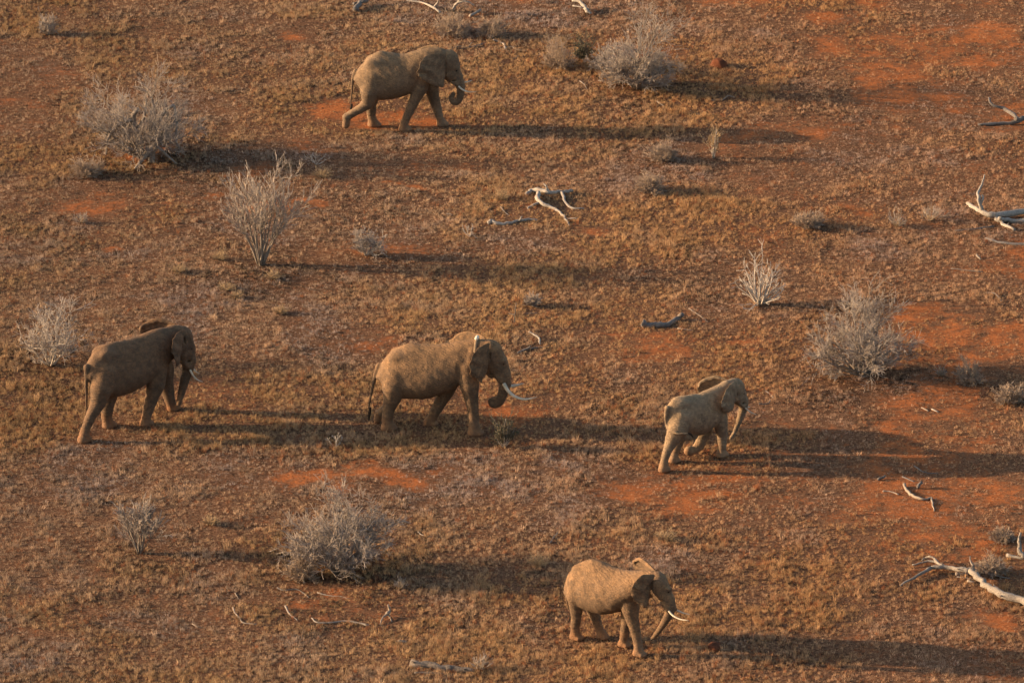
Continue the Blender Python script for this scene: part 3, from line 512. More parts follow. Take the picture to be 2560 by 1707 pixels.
 ('crumbled twig between the broken stick and the white forked branch', 'dead_stick', 'pale', [(0.027, 0.02, [(-0.41, 14.0, 0.02), (-0.28, 13.48, 0.02), (-0.12, 13.07, 0.01)])]),
 ('small pale bone like stick far left of the white forked branch', 'dead_stick', 'white', [(0.023, 0.02, [(-2.33, 13.23, 0.02), (-2.12, 13.16, 0.01)])]),
 ('wavy pale stick in the grass below the red mound', 'dead_stick', 'pale', [(0.02, 0.023, [(7.47, 26.6, 0.01), (7.95, 26.67, 0.01), (8.18, 26.88, 0.1), (8.44, 26.89, 0.02)])]),
 ('fine straw coloured stick below the wavy pale stick', 'dead_stick', 'pale', [(0.016, 0.012, [(6.67, 25.32, 0.01), (6.91, 24.96, 0.01), (7.27, 24.65, 0.01)])]),
 ('tiny curved twig up in the far grass near the top edge', 'dead_stick', 'pale', [(0.02, 0.012, [(10.07, 37.33, 0.1), (10.13, 37.22, 0.01), (10.05, 36.78, 0.01)])]),
 ("small bent twig on the slope above the centre elephant's head", 'dead_stick', 'pale', [(0.02, 0.016, [(-0.81, 1.82, 0.1), (-0.69, 1.74, 0.01), (-0.63, 1.15, 0.01)])]),
 ("white crooked branch just right of the centre elephant's forehead", 'dead_branch', 'white', [(0.026, 0.04, [(0.57, 0.4, 0.2), (0.73, 0.29, 0.15), (0.89, 0.09, 0.1)]), (0.044, 0.026, [(0.89, 0.09, 0.1), (0.93, -0.32, 0.02)])]),
 ("tangled grey branches by the centre elephant's trunk side", 'dead_branch', 'grey', [(0.04, 0.026, [(0.18, -1.18, 0.03), (0.41, -0.88, 0.02), (0.63, -0.87, 0.15)]), (0.035, 0.018, [(0.41, -0.88, 0.02), (0.78, -0.65, 0.02), (1.23, -0.49, 0.01)]), (0.026, 0.013, [(0.26, -1.03, 0.02), (0.33, -1.34, 0.01)])]),
 ('thin upright snag in the grass above the centre elephant', 'dead_stick', 'grey', [(0.023, 0.016, [(0.08, 1.73, 0.02), (0.1, 1.29, 0.5), (0.14, 0.72, 1.1)]), (0.016, 0.009, [(0.1, 1.22, 0.5), (-0.11, 1.39, 0.5)])]),
 ('straight pale twig right of the thin upright snag', 'dead_stick', 'pale', [(0.016, 0.014, [(0.31, 2.71, 0.01), (0.84, 2.78, 0.01)])]),
 ('bent grey stick in the grass below the slender grey log', 'dead_stick', 'grey', [(0.023, 0.023, [(16.16, 4.8, 0.02), (16.49, 4.56, 0.08), (16.66, 3.95, 0.02)])]),
 ('thin dark stick in the right hand grassland', 'dead_stick', 'grey', [(0.016, 0.023, [(15.19, 7.36, 0.01), (15.68, 7.17, 0.01), (16.28, 6.94, 0.02)])]),
 ('small pale wood chip near the slender grey log', 'wood_piece', 'pale', [(0.04, 0.03, [(16.16, 8.48, 0.12), (16.28, 8.27, 0.02)])]),
 ("pale twig in the soil ahead of the right elephant's tusks", 'dead_stick', 'white', [(0.02, 0.016, [(8.25, -4.72, 0.01), (8.41, -5.06, 0.01), (8.49, -5.4, 0.01)])]),
 ("forked grey twig on the soil right of the right elephant's tusk", 'dead_stick', 'grey', [(0.023, 0.016, [(7.99, -5.95, 0.02), (8.28, -5.91, 0.01), (8.38, -5.84, 0.1)])]),
 ('pale stick below the wide thorn bush, near its shadow', 'dead_stick', 'pale', [(0.023, 0.02, [(13.25, -6.29, 0.02), (13.46, -6.59, 0.01)])]),
 ('white stick tip beside the thorn bush shadow', 'dead_stick', 'white', [(0.023, 0.02, [(13.57, -6.43, 0.02), (13.76, -6.67, 0.01)])]),
]
BARE = [(-5.17, 24.59, 1.83, 1.37, 0.82), (-6.85, 25.69, 1.45, 1.1, 0.82), (-3.0, 23.78, 0.77, 0.72, 0.8), (-1.45, 23.87, 0.72, 0.54, 0.7), (-3.87, -12.08, 1.53, 0.77, 0.82), (-6.1, -11.83, 1.54, 0.77, 0.78), (-5.54, -13.48, 0.51, 0.88, 0.78), (13.71, 3.58, 0.61, 0.75, 0.82), (13.27, 2.24, 0.45, 0.59, 0.8), (12.27, 37.46, 1.29, 1.43, 0.8), (19.15, 32.68, 1.15, 1.18, 0.8), (15.08, -14.35, 1.2, 0.75, 0.75), (11.96, -16.45, 0.64, 0.49, 0.7), (9.76, -15.22, 0.5, 0.5, 0.45), (14.23, -23.94, 0.7, 0.68, 0.8), (14.82, -20.39, 0.58, 0.47, 0.6), (-7.42, 21.01, 0.82, 0.71, 0.7), (-9.5, 18.57, 0.76, 0.69, 0.8), (-7.31, 14.52, 0.58, 0.58, 0.78), (-10.79, 15.18, 0.85, 0.84, 0.6), (-13.57, 19.79, 0.82, 1.05, 0.8), (-13.96, 9.27, 0.36, 0.35, 0.78), (-4.08, 16.53, 0.91, 0.34, 0.8), (7.9, -0.81, 0.59, 0.72, 0.6), (8.74, -7.47, 1.43, 0.54, 0.5), (10.4, -7.47, 0.76, 0.4, 0.6), (9.51, -11.05, 1.17, 0.52, 0.6), (2.76, 11.89, 0.58, 0.49, 0.8), (-1.58, 19.09, 0.49, 0.52, 0.6), (-2.58, -14.35, 0.73, 0.5, 0.4), (12.91, 21.1, 0.6, 0.25, 0.7), (5.42, -11.83, 1.21, 0.32, 0.6), (-8.84, -23.26, 0.61, 0.8, 0.4), (-14.12, -25.05, 0.61, 0.78, 0.4), (14.3, -9.46, 1.42, 0.66, 0.6), (13.82, 34.85, 1.74, 1.6, 0.4), (6.95, 10.7, 0.26, 0.32, 0.7)]

# ------------------------------------------------------------------ ground
def bare_field(x, y):
    """0 where grass is thick, 1 on bare red soil."""
    x = np.asarray(x, float); y = np.asarray(y, float)
    wx = x + (fbm(x, y, 1.6, 51) - 0.5) * 1.6; wy = y + (fbm(x, y, 1.6, 61) - 0.5) * 3.4
    f = np.zeros_like(wx)
    for (cx, cy, rx, ry, s) in BARE:
        d = ((wx - cx) / (rx * 1.05)) ** 2 + ((wy - cy) / (ry * 1.05)) ** 2
        f = np.maximum(f, s * np.clip(1.12 - d * 0.55, 0, 1))
    n = fbm(x, y, 4.6, 5, 5)
    east = np.clip((x - 2) / 16.0, -0.35, 1.0)
    f = np.maximum(f, np.clip((n - 0.49 + 0.14 * east) * 3.4, 0, 1) * 0.70)
    fine = fbm(x, y, 0.6, 15, 4)
    f = f * (0.30 + 1.15 * fine)
    return np.clip(f, 0, 1)

def relief(x, y):
    return (fbm(x, y, 2.4, 31, 4) - 0.5) * 0.10 + (fbm(x, y, 0.5, 41, 2) - 0.5) * 0.035

def axis(lo, hi, step, far):
    a = list(np.arange(lo, hi + 1e-6, step))
    s = step; p = hi
    while p < far:
        s *= 1.45; p += s; a.append(p)
    s = step; p = lo
    while p > -far:
        s *= 1.45; p -= s; a.insert(0, p)
    return np.array(a)

gx = axis(-26, 26, 0.16, 4000); gy = axis(-36, 50, 0.24, 4000)
GX, GY = np.meshgrid(gx, gy)
near = (np.abs(GX) < 30) & (np.abs(GY - 7) < 48)
gz = np.where(near, relief(GX, GY), 0.0)
nv = len(gx)
idx = np.arange(GX.size).reshape(GX.shape)
gf = np.stack([idx[:-1, :-1], idx[:-1, 1:], idx[1:, 1:], idx[1:, :-1]], -1).reshape(-1, 4)
ground = mesh_obj('ground', np.stack([GX, GY, gz], -1).reshape(-1, 3), gf, M['soil'])
tag(ground, 'red savanna soil under sparse dry grass', 'ground', kind='structure')
ca = ground.data.attributes.new('cover', 'FLOAT', 'POINT')
cover = 1.0 - bare_field(GX, GY)
ca.data.foreach_set('value', cover.reshape(-1).astype(np.float32))

# ------------------------------------------------------------------ dry grass (far too many blades to count: stuff)
def tuft_mesh(name, blades, h, spread, lean, width, seed, flat=0.0):
    r = random.Random(seed)
    v = []; f = []; bl = []
    for i in range(blades):
        a = r.uniform(0, 2 * math.pi); d = spread * math.sqrt(r.random()) * 0.5
        bx, by = math.cos(a) * d, math.sin(a) * d
        a2 = a + r.uniform(-0.9, 0.9)
        L = h * r.uniform(0.55, 1.15)
        ln = lean * r.uniform(0.3, 1.3)
        rise = math.cos(min(ln, 1.5)); out = math.sin(min(ln, 1.5))
        w = width * r.uniform(0.7, 1.3)
        px, py = -math.sin(a2 + r.uniform(-1, 1)), math.cos(a2 + r.uniform(-1, 1))
        mx, my, mz = bx + math.cos(a2) * L * 0.5 * out * 0.7, by + math.sin(a2) * L * 0.5 * out * 0.7, L * 0.55 * rise
        tx, ty, tz = bx + math.cos(a2) * L * out, by + math.sin(a2) * L * out, max(0.01, L * rise * (0.95 - flat))
        b0 = len(v)
        v += [(bx - px * w, by - py * w, -0.02), (bx + px * w, by + py * w, -0.02), (mx + px * w * 0.8, my + py * w * 0.8, mz), (mx - px * w * 0.8, my - py * w * 0.8, mz), (tx, ty, tz)]
        f += [(b0, b0 + 1, b0 + 2, b0 + 3), (b0 + 3, b0 + 2, b0 + 4)]
        q = r.random(); bl += [q] * 5
    me = bpy.data.meshes.new(name)
    me.from_pydata(v, [], f)
    at = me.attributes.new('blade', 'FLOAT', 'POINT')
    at.data.foreach_set('value', np.array(bl, np.float32))
    me.materials.append(M['grass'])
    return bpy.data.objects.new(name, me)

tufts = bpy.data.collections.new('tuft_shapes')
shapes = [
    tuft_mesh('tuft_a', 16, 0.17, 0.18, 0.55, 0.0042, 1),
    tuft_mesh('tuft_b', 18, 0.24, 0.16, 0.40, 0.0042, 2),
    tuft_mesh('tuft_c', 15, 0.15, 0.24, 0.85, 0.005, 3),
    tuft_mesh('tuft_d', 17, 0.15, 0.32, 1.15, 0.0045, 4, 0.2),
    tuft_mesh('tuft_e', 12, 0.36, 0.14, 0.30, 0.0042, 5),
    tuft_mesh('tuft_f', 13, 0.12, 0.18, 0.75, 0.008, 6),
]
for s_ in shapes:
    tufts.objects.link(s_)

def scatter(name, label, pts, idx_, scl, rot, tint):
    me = bpy.data.meshes.new(name)
    me.from_pydata(pts.tolist(), [], [])
    for an, ty, val in (('shape', 'INT', idx_.astype(np.int32)), ('size', 'FLOAT', scl.astype(np.float32)), ('turn', 'FLOAT', rot.astype(np.float32))):
        a = me.attributes.new(an, ty, 'POINT'); a.data.foreach_set('value', val)
    a = me.attributes.new('tint', 'FLOAT_COLOR', 'POINT')
    a.data.foreach_set('color', np.hstack([tint, np.ones((len(tint), 1))]).astype(np.float32).reshape(-1))
    o = bpy.data.objects.new(name, me); COL.objects.link(o)
    me.materials.append(M['grass'])
    ng = bpy.data.node_groups.new(name + '_scatter', 'GeometryNodeTree')
    ng.interface.new_socket('Geometry', in_out='INPUT', socket_type='NodeSocketGeometry')
    ng.interface.new_socket('Geometry', in_out='OUTPUT', socket_type='NodeSocketGeometry')
    gi = ng.nodes.new('NodeGroupInput'); go = ng.nodes.new('NodeGroupOutput')
    ci = ng.nodes.new('GeometryNodeCollectionInfo'); ci.inputs[0].default_value = tufts
    ci.inputs['Separate Children'].default_value = True; ci.inputs['Reset Children'].default_value = True
    ip = ng.nodes.new('GeometryNodeInstanceOnPoints'); ip.inputs['Pick Instance'].default_value = True
    def attr(nm, ty):
        n = ng.nodes.new('GeometryNodeInputNamedAttribute'); n.data_type = ty; n.inputs[0].default_value = nm; return n.outputs[0]
    cx = ng.nodes.new('ShaderNodeCombineXYZ')
    ng.links.new(attr('turn', 'FLOAT'), cx.inputs[2])
    ng.links.new(gi.outputs[0], ip.inputs['Points']); ng.links.new(ci.outputs[0], ip.inputs['Instance'])
    ng.links.new(attr('shape', 'INT'), ip.inputs['Instance Index'])
    ng.links.new(cx.outputs[0], ip.inputs['Rotation']); ng.links.new(attr('size', 'FLOAT'), ip.inputs['Scale'])
    ng.links.new(ip.outputs[0], go.inputs[0])
    md = o.modifiers.new('scatter', 'NODES'); md.node_group = ng
    tag(o, label, 'grass', kind='stuff')
    return o

NT = 760000
u = rng.random((NT, 2))
py_ = -35 + 84 * u[:, 1]
hwid = 17.5 + (py_ + 30) * 0.088
px_ = (u[:, 0] * 2 - 1) * hwid
bare = bare_field(px_, py_)
clump = fbm(px_, py_, 0.9, 71, 3)
dens = np.clip((1 - bare) ** 1.4 * (0.12 + 1.25 * clump ** 1.3), 0.15, 1)
keep = rng.random(NT) < dens
px_, py_, bare, clump = px_[keep], py_[keep], bare[keep], clump[keep]
nK = len(px_)
gold = fbm(px_, py_, 6.5, 81, 4)
tone = fbm(px_, py_, 2.2, 91, 4)
P_GOLD = np.array([0.47, 0.295, 0.148]); P_TAN = np.array([0.50, 0.335, 0.212]); P_GREY = np.array([0.43, 0.325, 0.26]); P_BROWN = np.array([0.30, 0.125, 0.06]); P_DARK = np.array([0.05, 0.036, 0.026])
g = np.clip((gold - 0.38) * 5, 0, 1)[:, None]
tint = P_TAN * (1 - g) + P_GOLD * g
centre = np.exp(-((px_ - 2) / 9) ** 2 - ((py_ + 15) / 12) ** 2)
gr = np.clip((tone - 0.52 + 0.16 * centre) * 5, 0, 1)[:, None] * (1 - g * 0.7)
tint = tint * (1 - gr) + P_GREY * gr
roll = rng.random(nK)
brown = roll < (0.10 + 0.3 * np.clip(0.5 - tone, 0, 1) + 0.25 * bare)
tint[brown] = P_BROWN
dark = (roll > 0.89 - 0.2 * np.clip((fbm(px_, py_, 3.0, 101, 3) - 0.5) * 4, 0, 1))
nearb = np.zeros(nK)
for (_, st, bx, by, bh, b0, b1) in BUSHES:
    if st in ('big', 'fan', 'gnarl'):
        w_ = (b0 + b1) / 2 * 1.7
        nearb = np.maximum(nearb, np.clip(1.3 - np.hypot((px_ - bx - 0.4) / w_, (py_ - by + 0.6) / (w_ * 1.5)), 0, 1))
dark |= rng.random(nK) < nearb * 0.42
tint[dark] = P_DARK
ruddy = np.clip((px_ + 3) / 14, 0, 1)[:, None]
tint = tint * (1 - ruddy * np.array([0.0, 0.09, 0.16]))
tint = tint * (0.6 + 0.75 * rng.random((nK, 1))) * (0.84 + 0.22 * np.clip((px_ + 16) / 16, 0, 1))[:, None]
shape = rng.choice(6, nK, p=[0.27, 0.22, 0.2, 0.14, 0.05, 0.12])
shape[(g[:, 0] > 0.6) & (rng.random(nK) < 0.45)] = 1
shape[(g[:, 0] < 0.25) & (rng.random(nK) < 0.45)] = 3
shape[dark] = 5
size = (0.29 + 0.42 * rng.random(nK) ** 1.5) * (0.6 + 0.8 * clump) * (1 - 0.5 * bare)
big_ = rng.random(nK) < 0.035
size[big_] *= 1.7
feet = []
for e_ in ELEPHANTS.values():
    th_ = math.radians(e_['heading'])
    for k_ in ('hn', 'hf', 'fn', 'ff'):
        lx, ly = e_[k_][-1][0], e_[k_][-1][1]
        feet.append((e_['loc'][0] + lx * math.cos(th_) - ly * math.sin(th_), e_['loc'][1] + lx * math.sin(th_) + ly * math.cos(th_)))
for fx_, fy_ in feet:      # grass pressed down round the feet
    dd_ = np.hypot(px_ - fx_, (py_ - fy_) * 0.8)
    size *= np.clip(0.35 + dd_ * 1.1, 0.35, 1.0)
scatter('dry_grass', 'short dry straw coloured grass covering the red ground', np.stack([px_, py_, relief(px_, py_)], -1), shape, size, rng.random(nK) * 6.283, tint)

# ------------------------------------------------------------------ elephants
def smin(a, b, k):
    h = np.clip(0.5 + 0.5 * (b - a) / k, 0, 1)
    return b + (a - b) * h - k * h * (1 - h)

class Field:
    """A distance field on a grid; blobs and limbs are blended in, then skinned as one surface."""
    def __init__(self, lo, hi, h):
        self.h = h; self.lo = np.array(lo, float)
        n = np.ceil((np.array(hi) - self.lo) / h).astype(int) + 1
        self.n = n
        self.ax = [self.lo[i] + h * np.arange(n[i]) for i in range(3)]
        self.d = np.full(n, 1.0, np.float32)
    def box(self, lo, hi):
        a = np.clip(np.floor((np.array(lo) - self.lo) / self.h).astype(int), 0, self.n - 1)
        b = np.clip(np.ceil((np.array(hi) - self.lo) / self.h).astype(int) + 1, 1, self.n)
        return tuple(slice(int(a[i]), int(b[i])) for i in range(3))
    def grid(self, s):
        return (self.ax[0][s[0]][:, None, None], self.ax[1][s[1]][None, :, None], self.ax[2][s[2]][None, None, :])
    def blend(self, s, d, k):
        self.d[s] = smin(self.d[s], d, k)
    def chain(self, nodes, k, sy=1.0, pad=0.3, floor=None):
        nd = np.array(nodes, float)
        R = nd[:, 3].max() + pad
        s = self.box(nd[:, :3].min(0) - R, nd[:, :3].max(0) + R)
        X, Y, Z = self.grid(s)
        D = None
        for a, b in zip(nd[:-1], nd[1:]):
            ba = b[:3] - a[:3]; L2 = float(ba @ ba) + 1e-9
            pa = (X - a[0], (Y - a[1]), Z - a[2])
            t = np.clip((pa[0] * ba[0] + pa[1] * ba[1] + pa[2] * ba[2]) / L2, 0, 1)
            dd = np.sqrt((pa[0] - t * ba[0]) ** 2 + ((pa[1] - t * ba[1]) / sy) ** 2 + (pa[2] - t * ba[2]) ** 2) - (a[3] + t * (b[3] - a[3]))
            D = dd if D is None else np.minimum(D, dd)
        if floor is not None:
            D = np.maximum(D, floor - Z)
        self.blend(s, D, k)
    def ball(self, c, r, k, carve=False):
        r = np.array(r, float) * np.ones(3)
        s = self.box(np.array(c) - r - 0.3, np.array(c) + r + 0.3)
        X, Y, Z = self.grid(s)
        q = np.sqrt(((X - c[0]) / r[0]) ** 2 + ((Y - c[1]) / r[1]) ** 2 + ((Z - c[2]) / r[2]) ** 2)
        D = (q - 1) * r.min()
        if carve:
            self.d[s] = -smin(-self.d[s], D, k)
        else:
            self.blend(s, D, k)
    def skin(self):
        """Surface nets."""
        d = self.d; n = self.n
        ins = d < 0
        c = np.zeros(n - 1, int)
        for i in (0, 1):
            for j in (0, 1):
                for k in (0, 1):
                    c += ins[i:n[0] - 1 + i, j:n[1] - 1 + j, k:n[2] - 1 + k]
        act = (c > 0) & (c < 8)
        ids = -np.ones(n - 1, int)
        cells = np.argwhere(act)
        ids[act] = np.arange(len(cells))
        acc = np.zeros((len(cells), 3)); cnt = np.zeros(len(cells))
        cor = [(i, j, k) for i in (0, 1) for j in (0, 1) for k in (0, 1)]
        val = {q: d[cells[:, 0] + q[0], cells[:, 1] + q[1], cells[:, 2] + q[2]].astype(float) for q in cor}
        for a in cor:
            for ax in range(3):
                if a[ax] == 0:
                    b = list(a); b[ax] = 1; b = tuple(b)
                    va, vb = val[a], val[b]
                    m = (va < 0) != (vb < 0)
                    t = np.where(m, va / np.where(m, va - vb, 1), 0)
                    p = np.tile(np.array(a, float), (len(cells), 1)); p[:, ax] += t
                    acc[m] += p[m]; cnt[m] += 1
        V = self.lo + self.h * (cells + acc / cnt[:, None])
        F = []
        for ax in range(3):
            o1, o2 = (ax + 1) % 3, (ax + 2) % 3
            sl = [slice(None)] * 3; sl2 = [slice(None)] * 3
            sl[ax] = slice(0, n[ax] - 1); sl2[ax] = slice(1, n[ax])
            A = ins[tuple(sl)]; B = ins[tuple(sl2)]
            for flip, msk in ((False, A & ~B), (True, ~A & B)):
                e = np.argwhere(msk)
                e = e[(e[:, o1] > 0) & (e[:, o2] > 0) & (e[:, o1] < n[o1] - 1) & (e[:, o2] < n[o2] - 1)]
                q = []
                for da, db in ((0, 0), (-1, 0), (-1, -1), (0, -1)):
                    p = e.copy(); p[:, o1] += da; p[:, o2] += db
                    q.append(ids[p[:, 0], p[:, 1], p[:, 2]])
                q = np.stack(q, -1)
                F.append(q[:, ::-1] if flip else q)
        F = np.vstack(F)
        # two rounds of gentle smoothing
        for _ in range(2):
            s = np.zeros_like(V); w = np.zeros(len(V))
            for i in range(4):
                a = F[:, i]; b = F[:, (i + 1) % 4]
                for k in range(3):
                    s[:, k] += np.bincount(a, V[b, k], len(V)) + np.bincount(b, V[a, k], len(V))
                w += np.bincount(a, minlength=len(V)) + np.bincount(b, minlength=len(V))
            V = V * 0.5 + 0.5 * s / np.maximum(w, 1)[:, None]
        return V, F

def ear_surface(pts, thick, wav, seed, side, fold=False):
    """A thin curved ear with a rippled rear edge; closed mesh."""
    P = np.array(pts, float)
    n = len(P)
    Q = np.vstack([P[-1:], P, P[:2]])
    out = []
    for i in range(1, n + 1):
        a, b, c, d = Q[i - 1], Q[i], Q[i + 1], Q[i + 2] if i + 2 < len(Q) else Q[2]
        for j in range(5):
            t = j / 5
            out.append(0.5 * (2 * b + (c - a) * t + (2 * a - 5 * b + 4 * c - d) * t * t + (3 * b - a - 3 * c + d) * t ** 3))
    O = np.array(out); m = len(O)
    cen = O.mean(0)
    ragged = np.random.default_rng(seed + 9)
    rear = np.clip((O[:, 0].max() - O[:, 0]) / (np.ptp(O[:, 0]) + 1e-6), 0, 1) * np.clip((cen[2] + 0.25 - O[:, 2]) * 4, 0, 1)
    O = cen + (O - cen) * (1 + rear * (0.035 * np.sin(np.arange(m) * 1.7) + ragged.uniform(-0.05, 0.02, m)))[:, None]
    nrm = np.zeros(3)
    for i in range(m):
        nrm += np.cross(O[i] - cen, O[(i + 1) % m] - cen)
    nrm /= np.linalg.norm(nrm)
    if nrm[1] * side < 0: nrm = -nrm
    attach = np.array(pts[0])[0] * 0.5 + np.array(pts[-1])[0] * 0.5
    span = abs(O[:, 0].min() - attach) + 1e-6
    RG = 9
    V = [[], []]
    r = np.random.default_rng(seed)
    ph = r.uniform(0, 6.28, 3)
    for lay in (0, 1):
        for g_ in range(RG + 1):
            f = (g_ / RG) ** 0.8
            for i in range(m):
                p = cen + (O[i] - cen) * f
                away = np.clip((attach - p[0]) / span, 0, 1)          # 0 at the head, 1 at the rear rim
                an = 2 * math.pi * i / m
                rip = wav * away * f ** 2 * (math.sin(an * 7 + ph[0]) * 0.6 + math.sin(an * 13 + ph[1]) * 0.4)
                bulge = 0.05 * (1 - f * f)
                fold_ = (0.02 if side < 0 else 0.008) * math.sin(p[2] * 16 + p[0] * 9 + ph[2]) * (0.3 + away)
                th = thick * (1.0 if f < 0.9 else 0.45)
                V[lay].append(p + nrm * (rip + bulge + fold_ + (th if lay == 0 else -th)))
    faces = []
    n1 = len(V[0])
    for lay in (0, 1):
        o = lay * n1
        for g_ in range(RG):
            for i in range(m):
                i2 = (i + 1) % m
                q = (o + g_ * m + i, o + g_ * m + i2, o + (g_ + 1) * m + i2, o + (g_ + 1) * m + i)
                faces.append(q if lay == 0 else q[::-1])
    for i in range(m):
        i2 = (i + 1) % m
        faces.append((RG * m + i, RG * m + i2, n1 + RG * m + i2, n1 + RG * m + i))
    allv = V[0] + V[1]
    if side > 0 and fold:
        # the upper rim of the far ear is rolled over and hangs in a pleated fold
        top_n = int(m * 0.46)
        base = len(allv)
        prof = ((0.0, 0.0, 0.0), (-0.01, -0.05, 0.03), (-0.03, -0.10, 0.0), (-0.045, -0.12, -0.06), (-0.05, -0.125, -0.12))
        for i in range(1, top_n):
            sc = 0.75 * thick / 0.014
            en = min(1.0, 4 * min(i / top_n, 1.15 - i / top_n))
            pl = 1 + 0.09 * math.sin(i * 1.3 + ph[0]) + 0.1 * math.sin(i * 0.5)
            for q in prof:
                allv.append(O[i] + np.array(q) * sc * en * (pl if q[2] < 0 else 1))
        c_ = len(prof)
        for i in range(top_n - 2):
            for j in range(c_ - 1):
                faces.append((base + i * c_ + j, base + i * c_ + j + 1, base + (i + 1) * c_ + j + 1, base + (i + 1) * c_ + j))
    return np.array(allv), faces

def tusk_obj(nodes, parent):
    P = catmull(nodes, 4)
    t = Tubes(); t.add(P[:, :3], P[:, 3] * (0.85 if P[0, 3] > 0.07 else 0.66), 10)
    return t.build('tusk', M['ivory'], parent)

W_T = [0, .05, .14, .28, .5, .65, .78, .9, 1.0]
W_W = [.16, .34, .50, .585, .64, .60, .53, .42, .34]

def elephant(key, label, skin, collar=False, fat=1.0):
    e = ELEPHANTS[key]
    top = np.array(e['top']); bot = np.array(e['bot'])
    S = top[:, 1].max() / 3.05
    root = empty('elephant', (e['loc'][0], e['loc'][1], 0.0), math.radians(e['heading']))
    tag(root, label, 'elephant', 'elephants walking across the savanna')
    allp = np.vstack([np.array(e[k])[:, :3] for k in ('hn', 'hf', 'fn', 'ff', 'trunk', 'head', 'tail')])
    lo = np.array([min(allp[:, 0].min(), top[0, 0]) - 0.35, -0.95 * S - 0.1, -0.06]); hi = np.array([allp[:, 0].max() + 0.6, 0.95 * S + 0.1, 3.6 * S])
    F = Field(lo, hi, 0.03 * (0.6 + 0.4 * S))
    # trunk of the body: back line, belly line and girth along its length
    x0, x1 = top[0, 0], top[-1, 0]
    xs = F.ax[0]
    fine = np.linspace(x0 - 0.05, x1 + 0.05, 160)
    ker = np.exp(-np.linspace(-2, 2, 13) ** 2); ker /= ker.sum()
    def smooth(v):
        return np.convolve(np.pad(v, 6, mode='edge'), ker, 'valid')
    zt = np.interp(xs, fine, smooth(np.interp(fine, top[:, 0], top[:, 1])))
    zb = np.interp(xs, fine, smooth(np.interp(fine, bot[:, 0], bot[:, 1])))
    zb = np.minimum(zb, zt - 0.06)
    wd = np.interp(xs, fine, smooth(np.interp((fine - x0) / (x1 - x0), W_T, np.array(W_W) * S * fat)))
    cz = (zt * 0.5 + zb * 0.5)[:, None, None]; hh = ((zt - zb) * 0.5)[:, None, None]; wd = wd[:, None, None]
    Y = F.ax[1][None, :, None]; Z = F.ax[2][None, None, :]
    v = np.clip((Z - cz) / hh, -2, 2)
    wv = wd * np.clip(1 - 0.20 * v - 0.10 * v * v, 0.35, 1.2)
    rr = (np.abs(Y / wv) ** 2.15 + np.abs(v) ** 2.15) ** (1 / 2.15)
    D = (rr - 1) * np.minimum(wd, hh) * 0.9
    ex = np.maximum(np.maximum(x0 - xs, xs - x1), 0)[:, None, None]
    D = D + ex * 1.2
    F.d = np.minimum(F.d, D).astype(np.float32)
    # pelvis points and spine ridge
    for s in (-1, 1):
        F.ball((x0 + 0.66 * S, s * 0.25 * S, np.interp(x0 + 0.66 * S, top[:, 0], top[:, 1]) - 0.24 * S), (0.24 * S, 0.14 * S, 0.15 * S), 0.16 * S)
    F.ball((x0 + 0.50 * S, 0, top[1, 1] - 0.26 * S), (0.42 * S, 0.36 * S, 0.44 * S), 0.16 * S)
    # shoulder blades
    fx_ = e['fn'][0][0]
    tz_ = np.interp(fx_, top[:, 0], top[:, 1])
    for s in (-1, 1):
        F.chain([[fx_ + 0.16 * S, s * 0.25 * S, tz_ - 0.26 * S, 0.11 * S], [fx_ + 0.05 * S, s * 0.40 * S, tz_ - 0.75 * S, 0.14 * S]], 0.07 * S)
    # legs
    for k in ('hn', 'hf', 'fn', 'ff'):
        nd = [list(p) for p in e[k]]
        if k == 'hf':
            m0 = e['hn'][0]; nd[0] = [m0[0], -m0[1], m0[2], m0[3]]
        nd[0][1] *= 0.95
        nd[0][3] *= 0.86
        if k[0] == 'h': nd[0][0] += 0.09 * S; nd[0][2] -= 0.06 * S
        if not e[k + '_up']:
            last = nd[-1]
            shift = last[2] - 0.10
            if shift > 0:
                for q in (-1, -2): nd[q][2] -= shift * (0.7 if q == -1 else 0.25)
            fr = last[3]
            ank = nd[-2]
            nd[-1] = [last[0], last[1], 0.13, fr * 0.97]
            F.chain([q for q in nd], 0.065 * S, floor=0.0)
            # toes and heel pad
            for an in (-0.9, -0.32, 0.32, 0.9):
                F.ball((last[0] + 0.10 * S + fr * 0.88 * math.cos(an), last[1] + fr * 0.92 * math.sin(an), 0.06), 0.05 * S, 0.015)
            F.chain([[last[0] - 0.03, last[1], 0.05, fr * 1.02], [last[0] + 0.10 * S, last[1], 0.05, fr * 0.92]], 0.05, floor=0.0)
        else:
            F.chain(nd, 0.065 * S)
            a, b_ = np.array(nd[-2][:3]), np.array(nd[-1][:3])
            u_ = (b_ - a) / np.linalg.norm(b_ - a)
            fr = nd[-1][3]
            F.chain([list(b_ - u_ * 0.02) + [fr * 1.05], list(b_ + u_ * 0.05 * S) + [fr * 1.02]], 0.05)
        # knee and elbow bulge keeps the limb from reading as a post
    if 'fold' in e:
        F.chain(e['fold'], 0.08 * S)      # loose skin between thigh and belly
    hd = e['head']
    for i, h in enumerate(hd):
        F.ball(h[:3], (h[3], h[3] * h[4] * 0.86, h[3] * (1.04 if i < 2 else 1.0)), 0.14 * S)
    c0 = np.array(hd[0][:3]); c2 = np.array(hd[2][:3]); c3 = np.array(hd[3][:3])
    F.chain([list(c0) + [hd[0][3] * 0.8], list(c2) + [hd[2][3] * 0.85], list(c3) + [hd[3][3] * 0.9]], 0.10 * S, sy=0.9)
    tr = catmull(e['trunk'], 4)
    F.chain(tr, 0.07 * S)
    F.chain(e['jaw'], 0.06 * S, sy=0.9)
    ey = np.array(e['eye'])
    ix_, iz_ = int(round((ey[0] - 0.02 - F.lo[0]) / F.h)), int(round((ey[2] + 0.05 * S - F.lo[2]) / F.h))
